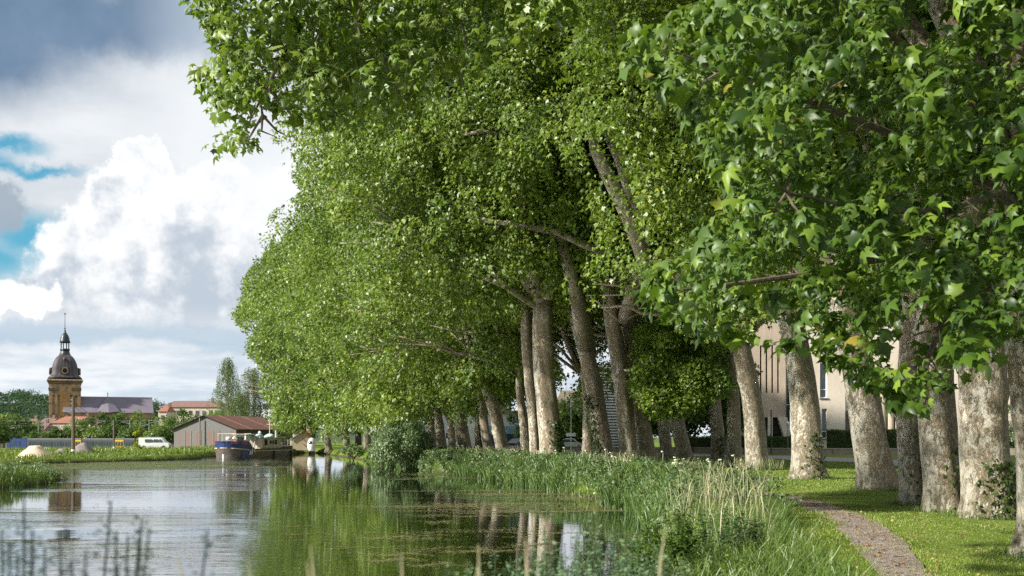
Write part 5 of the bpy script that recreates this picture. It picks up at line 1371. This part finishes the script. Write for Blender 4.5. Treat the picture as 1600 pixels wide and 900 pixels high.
# train
TD = 222; ty = TD; tz = -1.55
M['tr_grey'] = worn('grey_train_side', (.10, .105, .11), (.075, .08, .085), 1, .4); M['tr_roof'] = worn('train_roof', (.20, .20, .21), (.15, .15, .16), 1, .5); M['tr_blue'] = worn('blue_train_nose', (.04, .08, .25), (.03, .05, .16), 1, .35); M['tr_yellow'] = worn('yellow_train_door', (.72, .45, .02), (.6, .38, .03), 2, .5)
tr_ = empty('commuter_train', (Wx(15, TD), TD, tz), 0, 'grey commuter train with blue nose and yellow doors on the tracks behind the heaps', 'train')
def TX(x): return Wx(x, TD) - Wx(15, TD)
prism([(TX(16), .5), (TX(46), .5), (TX(46), 3.75), (TX(20), 3.75), (TX(16.5), 2.6)], -1.4, 1.4).build('nose_car', M['tr_blue'], tr_)
MB().add([(TX(21), -1.42, 2.2), (TX(30), -1.42, 2.2), (TX(30), -1.42, 3.3), (TX(22.5), -1.42, 3.3)], [(0, 1, 2, 3)]).build('cab_window', M['glass'], tr_)
MB().add([(TX(32), -1.42, 2.2), (TX(36), -1.42, 2.2), (TX(36), -1.42, 3.3), (TX(32), -1.42, 3.3)], [(0, 1, 2, 3)]).build('cab_window', M['glass'], tr_)
MB().box((TX(24), -1.43, 1.3), (1.2, .05, .3)).build('headlight', M['white'], tr_)
for (a, b_) in ((46.5, 131), (132, 214)):
    cc_ = MB().box(((TX(a) + TX(b_)) / 2, 0, 2.05), (TX(b_) - TX(a), 2.8, 3.1), bev=.1).build('coach', M['tr_grey'], tr_)
    MB().box(((TX(a) + TX(b_)) / 2, 0, 3.68), (TX(b_) - TX(a) - .2, 2.5, .2), bev=.08).build('roof', M['tr_roof'], cc_)
    x_ = a + 3
    while x_ < b_ - 5:
        if not (116 < x_ < 130 or 180 < x_ < 198): MB().box((TX(x_ + 1.4), -1.42, 2.6), (TX(2.6) - TX(0), .04, .85)).build('window', M['glass'], cc_)
        x_ += 4.3
for (a, b_) in ((117, 131), (183, 197)):
    dr_ = MB().box(((TX(a) + TX(b_)) / 2, -1.44, 2.0), (TX(b_) - TX(a), .05, 2.9)).build('door', M['tr_yellow'], tr_)
    for k in (0.2, .5, .8): MB().box((TX(a + (b_ - a) * k), -1.48, 2.6), (.45, .03, .9)).build('pane', M['glass'], dr_)
m_ = MB()
for k in range(10): m_.tube([(TX(24 + k * 20), -1.1, .45), (TX(24 + k * 20), 1.1, .45)], .42, 12)
m_.build('wheel_set', M['dark'], tr_)
# fence before the railway
fn = empty('railway_fence', (Wx(0, 150), 150, .4), 0, 'thin dark mesh fence between the heaps and the train', 'fence')
m_ = MB(); xs_ = np.arange(0, 21, 1.5)
for xx in xs_: MB().tube([(xx, .0, 0), (xx, 0, 1.5)], .03, 5).build('post', M['greenm'], fn)
for z_ in (.3, .7, 1.1, 1.45): m_.tube([(0, 0, z_), (20, 0, z_)], .014, 4)
m_.build('mesh_wire', M['greenm'], fn)
# wooden poles and catenary masts
M['wood'] = worn('creosoted_wood', (.10, .07, .055), (.16, .12, .095), 4, .9, .3, (3, 3, .3)); M['mast'] = worn('galvanised_steel', (.20, .21, .21), (.28, .29, .29), 3, .6)
def pole(x_, d_, yt, lab, wood=True, arm=0, r=.13, zb=None):
    X0 = Wx(x_, d_); z0 = gz(X0, d_); hgt = H - (yt - HY) * d_ / F - z0
    p_ = empty('utility_pole' if wood else 'railway_mast', (X0, d_, z0), 0, lab, 'pole', 'poles over the far bank' if wood else 'masts along the railway')
    MB().tube([(0, 0, -.3), (0, 0, hgt)], [r, r * .75], 8).build('pole', M['wood'] if wood else M['mast'], p_)
    m_ = MB()
    if wood:
        for z_ in (.35, .8, 1.6): m_.tube([(-.35, 0, hgt - z_), (.12, 0, hgt - z_ - .1)], .05, 5)
        if arm: m_.tube([(0, 0, hgt - 2.2), (-1.0, 0, hgt - 1.7), (-1.4, 0, hgt - 1.72)], .035, 5)
    else:
        m_.tube([(0, 0, hgt - .9), (arm or 2.2, 0, hgt - .5)], .05, 5).tube([(0, 0, hgt - .2), (arm or 2.2, 0, hgt - .5)], .03, 5)
    m_.build('bracket', M['mast'], p_)
    if wood: MB().tube([(0, 0, .05), (0, 0, .55)], r * 1.12, 8).build('white_band', M['white'], p_)
    return Vector((X0, d_, z0 + hgt))
p1 = pole(114.5, 125, 620, 'tall dark wooden pole with a white foot, before the church nave', arm=1, r=.22)
p2 = pole(178, 165, 655, 'wooden pole right of the church transept, before the trees', r=.17)
for i, (x_, yt, d_, am) in enumerate([(10, 665, 240, 2), (24, 655, 255, -2), (60, 658, 250, 2), (72, 650, 262, 2), (92, 662, 250, -2), (152, 655, 245, 2), (155, 668, 262, -2), (203, 656, 240, -2), (219, 660, 250, 2), (233, 655, 225, 2.5), (276, 640, 262, 2), (312, 640, 245, 1.5), (106, 660, 262, 2), (190, 668, 262, 2)]):
    pole(x_, d_, yt, ['steel railway mast at the very left edge', 'steel mast behind the train nose', 'steel mast before the red roofed houses', 'steel mast left of the church tower foot', 'steel mast under the church tower', 'steel mast right of the gravel heap, taller of two', 'thin steel mast beside the taller one by the gravel heap',
                      'steel mast left of the white van', 'steel mast directly behind the white van', 'tall steel mast above the white van cab', 'steel mast left of the shed gable', 'steel mast rising behind the shed ridge', 'thin steel mast just left of the tall wooden pole', 'thin steel mast by the yellow bush'][i], False, am, .10)
m_ = MB()
def wire(a, b_, sag, r=.02):
    P = [a.lerp(b_, t) - Vector((0, 0, sag * 4 * t * (1 - t))) for t in np.linspace(0, 1, 12)]; m_.tube(P, r, 4)
wire(p1 + Vector((0, 0, -.5)), p2, .9); wire(p1 + Vector((-.2, 0, -.9)), p2 + Vector((0, 0, -.3)), .9); wire(p1 + Vector((0, 0, -.5)), Vector((-95, 118, 7.5)), 1)
o = m_.build('power_lines', M['dark']); tag(o, 'thin power lines slung between the wooden poles', 'cable')
m_ = MB()
for d_, z_ in ((246, 5.2), (246, 6.4), (262, 4.6)): m_.tube([(Wx(-40, d_), d_, z_), (Wx(340, d_), d_, z_)], .025, 4)
o = m_.build('catenary_wires', M['mast']); tag(o, 'long level catenary wires over the railway tracks', 'cable')
# posts near the left edge: fence-like street lamp
# ------------------------------------------------------------------ church
CD = 400
def CX(x): return Wx(x, CD) - Wx(101.5, CD)
def CZ(y): return H - (y - HY) * CD / F
ch = empty('church', (Wx(101.5, CD), CD, 0), math.atan(-Wx(101.5, CD) / CD), 'big stone church tower with dark slate dome and long slate nave roof', 'church')
ch.scale = (.917, .917, 1)
def stone_fn(b):
    P_ = objc(b); n = b.noise(P_, .35, 5, .6); n2 = b.noise(b.v('MULTIPLY', P_, (1, 1, .25)), .9, 5, .65)
    c = b.mix(b.step(n2, .38, .62), (.46, .31, .15), (.29, .21, .125)); c = b.mix(b.m('MULTIPLY', b.step(n, .48, .64), .7), c, (.13, .11, .085))
    return prin(b, c, .9, b.bump(n2, .4, .3), .2)
M['stone'] = mat('ochre_stone', stone_fn)
M['stone_dark'] = worn('blackened_stone', (.20, .15, .095), (.09, .075, .06), .5, .9, .4)
def slate_fn(b):
    P_ = objc(b); x, y, z = b.sep(P_); n = b.noise(b.v('MULTIPLY', P_, (1, 1, .3)), .5, 5, .6)
    an = b.m('ARCTAN2', y, x); rb = b.m('POWER', b.m('ABSOLUTE', b.m('SINE', b.m('MULTIPLY', an, 12.))), 6.)
    c = b.mix(b.step(n, .35, .65), (.028, .027, .034), (.055, .049, .056)); c = b.mix(b.m('MULTIPLY', rb, .35), c, (.15, .115, .095))
    return prin(b, c, .6, None, .35)
M['slate'] = mat('dome_slate', slate_fn)
M['nave'] = worn('violet_slate', (.155, .135, .165), (.115, .10, .13), .35, .7, 0, (1, 1, 3))
M['copper'] = worn('dark_copper', (.012, .024, .03), (.022, .04, .045), 1, .4)
tw_ = 6.0
MB().box((0, 0, CZ(619) / 2), (11.2, 11.2, CZ(619)), bev=.5).build('tower_shaft', M['stone'], ch)
MB().box((0, 0, (CZ(619) + CZ(597)) / 2), (11.9, 11.9, CZ(597) - CZ(619)), bev=.3).build('belfry', M['stone'], ch)
# pilasters with capitals, cornice
for (x_, y_) in ((-5.3, -5.7), (-3.4, -5.7), (3.4, -5.7), (5.3, -5.7), (-5.7, -5.3), (5.7, -5.3)):
    m_ = MB(); m_.box((x_, y_, CZ(632)), (1.0, .9, CZ(600) - CZ(664)), bev=.1); m_.build('pilaster', M['stone'], ch)
    MB().box((x_, y_ * 1.01, CZ(609)), (1.4, 1.3, 1.5), bev=.3).build('capital', M['stone_dark'], ch)
MB().box((0, 0, CZ(599)), (13, 13, .9), bev=.2).build('cornice', M['stone_dark'], ch); MB().box((0, 0, CZ(595.5)), (14.0, 14.0, .8), bev=.3).build('cornice', M['stone'], ch)
m_ = prism([(-2, CZ(650)), (2, CZ(650)), (2, CZ(616)), (1.4, CZ(612.5)), (0, CZ(611)), (-1.4, CZ(612.5)), (-2, CZ(616))], -6.12, -5.9); m_.build('belfry_window', worn('louvre_boards', (.42, .24, .08), (.25, .16, .08), 1, .9), ch)
# square-ish dome: lathe with 8 sides rounded
dm = MB()
prof = [(9.4, CZ(592)), (8.6, CZ(589)), (7.6, CZ(586.5)), (7.15, CZ(583)), (7.05, CZ(577)), (6.6, CZ(570)), (5.8, CZ(564)), (4.7, CZ(559)), (3.4, CZ(555.5)), (2.2, CZ(553))]
def sq_ring(r, z, n=48):
    out = []
    for k in range(n):
        a = 2 * math.pi * k / n; c_, s_ = math.cos(a), math.sin(a); p = 4.2
        q_ = (abs(c_) ** p + abs(s_) ** p) ** (-1 / p); out.append((r * q_ * c_ * .93, r * q_ * s_ * .93, z))
    return out
V = []; n = 48
for (r, z) in prof: V += sq_ring(r * .80, z)
fcs = [(i * n + k, i * n + (k + 1) % n, (i + 1) * n + (k + 1) % n, (i + 1) * n + k) for i in range(len(prof) - 1) for k in range(n)] + [tuple((len(prof) - 1) * n + k for k in range(n)), tuple(range(n))[::-1]]
# size so that the eaves are as wide as in the photo
dome = dm.add([(v[0] * .97, v[1] * .97, v[2]) for v in V], fcs).build('dome', M['slate'], ch, True)
for (dx_, dy_, rz) in ((0, -1, 0), (-1, 0, 1.57), (1, 0, 1.57)):
    rr = 5.75
    ok_ = MB()
    for k in range(20):
        a0, a1 = 2 * math.pi * k / 20, 2 * math.pi * (k + 1) / 20
        def pt(a, r, q_): return (r * math.cos(a) if dx_ == 0 else dx_ * (rr + q_), dy_ * (rr + q_) if dx_ == 0 else r * math.cos(a), CZ(580.5) + r * math.sin(a))
        ok_.add([pt(a0, .95, 0), pt(a1, .95, 0), pt(a1, 1.35, 0), pt(a0, 1.35, 0), pt(a0, .95, .45), pt(a1, .95, .45), pt(a1, 1.35, .45), pt(a0, 1.35, .45)], [(4, 5, 6, 7), (0, 4, 7, 3), (3, 7, 6, 2), (2, 6, 5, 1), (1, 5, 4, 0)])
    dr_ = ok_.build('round_dormer', M['stone'], ch)
    q0 = MB(); q0.add([((1.0 * math.cos(a) if dx_ == 0 else dx_ * (rr + .2)), (dy_ * (rr + .2) if dx_ == 0 else 1.0 * math.cos(a)), CZ(580.5) + math.sin(a)) for a in np.linspace(0, 2 * math.pi, 17)[:-1]], [tuple(range(16)) if dx_ >= 0 else tuple(range(16))[::-1]]); q0.build('opening', M['dark'], dr_)
    m_ = MB(); (m_.box((0, dy_ * (rr - .6), CZ(580.5)), (2.9, 1.2, 2.9), bev=.3) if dx_ == 0 else m_.box((dx_ * (rr - .6), 0, CZ(580.5)), (1.2, 2.9, 2.9), bev=.3)); m_.build('dormer_body', M['slate'], dr_)
MB().lathe([(.5, CZ(565)), (.75, CZ(562.5)), (.6, CZ(560)), (.1, CZ(558.5))], 12, (0, -4.9, 0)).build('small_dormer', M['slate'], ch)
# lantern
MB().lathe([(2.3, CZ(554)), (2.0, CZ(552)), (1.75, CZ(549)), (2.0, CZ(546.5)), (1.9, CZ(545))], 16).build('lantern_base', M['copper'], ch)
for k in range(8):
    a = 2 * math.pi * (k + .5) / 8; MB().tube([(1.6 * math.cos(a), 1.6 * math.sin(a), CZ(546)), (1.6 * math.cos(a), 1.6 * math.sin(a), CZ(535))], .22, 6).build('lantern_column', M['copper'], ch)
MB().lathe([(2.05, CZ(535.8)), (2.15, CZ(534)), (1.85, CZ(531.5)), (1.75, CZ(528)), (1.35, CZ(524)), (.8, CZ(521)), (.35, CZ(518.5)), (.45, CZ(516.5)), (.2, CZ(515))], 16).build('lantern_cap', M['copper'], ch, True)
MB().tube([(0, 0, CZ(516)), (0, 0, CZ(491))], [.13, .07], 6).lathe([(.05, CZ(491.8)), (.33, CZ(490.8)), (.33, CZ(490)), (.05, CZ(489))], 8).lathe([(.1, CZ(514)), (.42, CZ(513)), (.1, CZ(512))], 8).build('spire_rod', M['copper'], ch)
# nave
NX0, NX1 = CX(98.5), CX(242); zr, ze = CZ(619), CZ(645); ny0, ny1 = -9., 9.
MB().add([(NX0, ny0, ze), (NX1, ny0, ze), (NX1, 0, zr), (NX0, 0, zr), (NX0, ny1, ze), (NX1, ny1, ze)], [(0, 1, 2, 3), (3, 2, 5, 4), (0, 3, 4), (1, 5, 2)]).build('nave_roof', M['nave'], ch)
MB().box(((NX0 + NX1) / 2, 0, ze / 2), (NX1 - NX0 - .8, 16.8, ze)).build('nave_wall', M['stone'], ch)
for x_ in (109, 131): MB().box((CX(x_), -3.7, CZ(634)), (1.0, 1.6, .8), bev=.1).build('roof_dormer', M['dark'], ch)
MB().tube([(CX(125), 0, zr), (CX(125), 0, zr)], .1).V
ap = (CX(169), -6.5, CZ(618))
MB().add([(CX(151), -9.6, CZ(643)), (CX(169), -12, CZ(645)), (CX(187), -9.6, CZ(643)), (CX(169), -2.5, CZ(618)), (CX(169), 0, CZ(619))], [(0, 1, 3), (1, 2, 3), (2, 4, 3), (0, 3, 4)]).build('apse_roof', M['nave'], ch)
MB().tube([(CX(169), -2.5, CZ(618.5)), (CX(169), -2.5, CZ(612))], [.15, .04], 6).lathe([(.05, CZ(613.5)), (.35, CZ(614.5)), (.05, CZ(615.5))], 8, (CX(169), -2.5, 0)).build('finial', M['copper'], ch)
# houses
M['tile'] = worn('red_roof_tiles', (.28, .11, .07), (.20, .09, .065), .8, .85, .2); M['tile2'] = worn('brown_roof_tiles', (.20, .11, .09), (.13, .08, .07), .8, .85, .2); M['plaster'] = worn('cream_plaster', (.55, .47, .36), (.45, .38, .30), .6, .9)
def house(x0, x1, yr, ye, d_, dep, lab, roof='tile', hip=0., wallm='plaster', nwin=3, wy=None, grp='houses round the church', name='town_house'):
    xa, xb = Wx(x0, d_), Wx(x1, d_); zr_, ze_ = H - (yr - HY) * d_ / F, H - (ye - HY) * d_ / F; xm = (xa + xb) / 2; hw = (xb - xa) / 2
    r_ = empty(name, (xm, d_, 0), 0, lab, 'house', grp); hp = hip * hw
    MB().box((0, dep / 2, ze_ / 2), (hw * 2 - .5, dep, ze_)).build('wall', M[wallm], r_)
    MB().add([(-hw, -.4, ze_), (hw, -.4, ze_), (hw, dep + .4, ze_), (-hw, dep + .4, ze_), (-hw + hp, dep / 2, zr_), (hw - hp, dep / 2, zr_)], [(0, 1, 5, 4), (2, 3, 4, 5), (1, 2, 5), (3, 0, 4), (3, 2, 1, 0)]).build('roof', M[roof], r_)
    for k in range(nwin):
        xx = -hw + (k + .5) * 2 * hw / nwin; MB().box((xx, -.05, ze_ - 1.9), (1.0, .2, 1.4)).build('window', M['glass'], r_)
    m_ = MB().box((hw * .5, dep / 2, zr_ + .3), (.8, .8, 1.6)); m_.build('chimney', M['stone_dark'], r_)
house(79, 141, 650, 661, 330, 12, 'cream house with orange tiled roof at the foot of the church tower', 'tile', .35, nwin=4)
house(58, 80, 653, 664, 345, 10, 'brown roofed house just left of the tower foot', 'tile2', .1, nwin=2)
house(28, 52, 654, 664, 350, 10, 'reddish roofed house left among the trees under the hill', 'tile2', .2, nwin=2)
house(44, 70, 660, 672, 315, 9, 'dark roofed low house before the brown roofed one', 'tile2', .1, nwin=2)
house(8, 34, 660, 668, 330, 9, 'pale low house at far left under the hill', 'tile2', .2, nwin=2)
house(250, 345, 625, 636, 340, 16, 'long building with a hipped red roof right of the nave', 'tile2', .22, nwin=9)
house(246, 262, 634, 643, 325, 9, 'small orange gabled house left of the long red roof', 'tile', .5, nwin=1)
house(410, 446, 622, 624, 300, 14, 'pale flat topped apartment block between birch and plane crowns', 'plaster', .0, 'white', nwin=5)

# ------------------------------------------------------------------ belt trees on the left
belt = [(5, 640, 662, 260, 46), (30, 648, 0, 255, 40), (-6, 655, 0, 200, 50), (52, 655, 0, 262, 34), (78, 668, 0, 255, 30), (98, 660, 0, 250, 34), (120, 652, 0, 275, 36), (140, 650, 0, 285, 34), (160, 643, 0, 290, 34), (150, 664, 0, 240, 34), (178, 660, 0, 242, 36),
        (190, 642, 0, 290, 38), (214, 638, 0, 280, 22), (232, 650, 0, 270, 40), (205, 662, 0, 235, 36), (256, 645, 0, 255, 40), (282, 636, 0, 250, 46), (310, 642, 0, 240, 40), (335, 640, 0, 235, 40), (296, 655, 0, 215, 40), (262, 662, 0, 215, 34), (240, 668, 0, 225, 26), (20, 668, 0, 245, 40), (60, 672, 0, 245, 40), (440, 640, 0, 200, 50), (465, 620, 0, 205, 60), (425, 650, 0, 195, 50), (450, 668, 0, 185, 36), (405, 655, 0, 205, 46)]
blabs = ['at the left edge below the wooded hill', 'above the nose of the train', 'cut by the left edge beside the tracks', 'below the reddish roofs', 'between the dark roofed house and the tower', 'under the cream house by the tower', 'just right of the tall wooden pole',
         'below the middle of the nave', 'left of the small transept roof', 'low, above the gravel heap', 'low, behind the second wooden pole', 'below the transept roof', 'dark and pointed, right of the transept', 'under the right end of the nave', 'low, left of the yellow bush',
         'below the small orange house', 'left of the shed ridge below the long red roof', 'behind the shed ridge', 'at the foot of the left birch', 'low, behind the shed gable', 'low, above the white van', 'low, just right of the yellow bush', 'low, behind the blue train nose', 'low, behind the first coach',
         'right of the shed roof', 'tall and dark, touching the plane row', 'behind the right end of the shed', 'low, above the wooden hut', 'behind the ridge of the shed, right of the birches']
for i, (x_, yt, _q, d_, wp) in enumerate(belt):
    blob_tree('belt_tree', x_, 700, yt, d_, wp * 1.1, M['leaf_far'] if i % 3 else M['leaf'], 'round green tree ' + blabs[i], 'trees beyond the railway', n=34, leaf=.55, zlow=0 if d_ < 290 else 0)
blob_tree('yellow_bush', 216, 690, 663, 205, 14, M['leaf_yellow'], 'bright yellow green bush left of the van', cat='bush', n=20, leaf=.4, trunk=False, zlow=.2)
blob_tree('bank_bush', 110, 712, 702, 112, 28, M['leaf_shrub'], 'low green bush at the foot of the wooden pole', cat='bush', n=20, leaf=.2, trunk=False, zlow=.4)
blob_tree('bank_bush', 213, 705, 692, 150, 18, M['farbank'] if False else M['leaf_yellow'], 'low light bush beside the back of the van', cat='bush', n=16, leaf=.25, trunk=False, zlow=.3)
# weeping birches
def birch(x_, yt, d_, wp, lab, dens):
    X0 = Wx(x_, d_); z0 = .3; zt = H - (yt - HY) * d_ / F; hgt = zt - z0; wr = wp / 2 * d_ / F
    r_ = empty('weeping_birch', (X0, d_, z0), 0, lab, 'tree', 'birches behind the shed'); fo = Foliage(); mb = MB()
    mb.tube([(0, 0, -.2), (.1, 0, hgt * .5), (-.1, 0, hgt * .97)], [.22, .14, .03], 8)
    P_, T_ = [], []
    for k in range(dens):
        hz = random.uniform(.35, 1.0); a = random.uniform(0, 6.28); r = wr * (1.12 - .85 * hz ** 4) * random.uniform(.15, 1.) * (1 + .3 * math.sin(a * 3 + hz * 11)); top_ = np.array([r * math.cos(a), r * math.sin(a) * .9, hgt * hz]); L = random.uniform(1.2, 4.2) * (1.3 - hz * .6)
        if k % 4 == 0: mb.tube([(0, 0, hgt * hz * .82), (top_[0] * .5, top_[1] * .5, hgt * (hz * .97)), tuple(top_)], [.05, .03, .012], 5)
        n = int(L * 15); t = RNG.random(n)
        P_.append(top_ + np.stack([RNG.normal(0, .16, n) + .25 * t * math.cos(a), RNG.normal(0, .16, n), -t * L], 1)); T_.append(np.tile([0, 0, -1.], (n, 1)) + RNG.normal(0, .5, (n, 3)))
    P_ = np.concatenate(P_) + np.array([X0, d_, z0]); T_ = np.concatenate(T_)
    fo.add(P_, T_, RNG.normal(0, 1, P_.shape) + [0, -.3, .4], RNG.uniform(.12, .26, len(P_)), RNG.random(len(P_)), 2)
    mb.build('trunk', M['birch_bark'], r_); fo.build('crown', M['leaf_birch'], r_)
birch(356, 557, 200, 54, 'taller weeping birch with white stem, left of the pair behind the shed', 330)
birch(396, 572, 205, 62, 'broader weeping birch, right of the pair behind the shed', 380)
birch(376, 610, 198, 50, 'lower birch filling the gap between the two tall ones', 220)

# ------------------------------------------------------------------ wooded hills
hx_ = np.linspace(-700, 60, 90); hy_ = np.linspace(560, 1100, 30); HX, HYg = np.meshgrid(hx_, hy_)
px_ = HX / HYg * F + 800
prof_ = np.interp(px_, [-300, -60, 10, 45, 80, 130, 200, 250, 300, 420, 600, 900], [38, 36, 31, 33, 28, 25, 22, 24.5, 19, 12, 8, 4])
HZ = prof_ * sst(HYg, 560, 830) * (1 - .4 * sst(HYg, 900, 1100)) + 1.5 * wob(HX, HYg, .02) - 2
idx = np.arange(HX.size).reshape(HX.shape); q = np.stack([idx[:-1, :-1], idx[:-1, 1:], idx[1:, 1:], idx[1:, :-1]], -1).reshape(-1, 4)
o = npmesh('hill', np.stack([HX, HYg, HZ], -1).reshape(-1, 3), q.ravel(), np.full(len(q), 4), worn('forest_floor', (.02, .04, .02), (.03, .05, .025), .02, .95), smooth=True); tag(o, kind='structure')
fo = Foliage(); n = 900
cx = RNG.uniform(-520, -60, n); cy = RNG.uniform(570, 860, n); pxx = cx / cy * F + 800; k = (pxx > -60) & (pxx < 340); cx, cy, pxx = cx[k], cy[k], pxx[k]
cz = np.interp(pxx, [-300, -60, 10, 45, 80, 130, 200, 250, 300, 420, 600, 900], [38, 36, 31, 33, 28, 25, 22, 24.5, 19, 12, 8, 4]) * sst(cy, 560, 830) - 1 
C = np.stack([cx, cy, cz + RNG.uniform(1, 4, len(cx))], 1)
scatter_clusters(fo, C, RNG.uniform(4.5, 8.5, len(C)), unit(np.tile([0, -.5, .8], (len(C), 1))), np.full(len(C), 130), np.full(len(C), 1.5), 2, sag=.2)
tag(fo.build('hill_forest', M['leaf_hill']), 'dense dark green forest covering the hills behind the church', 'forest', kind='stuff')
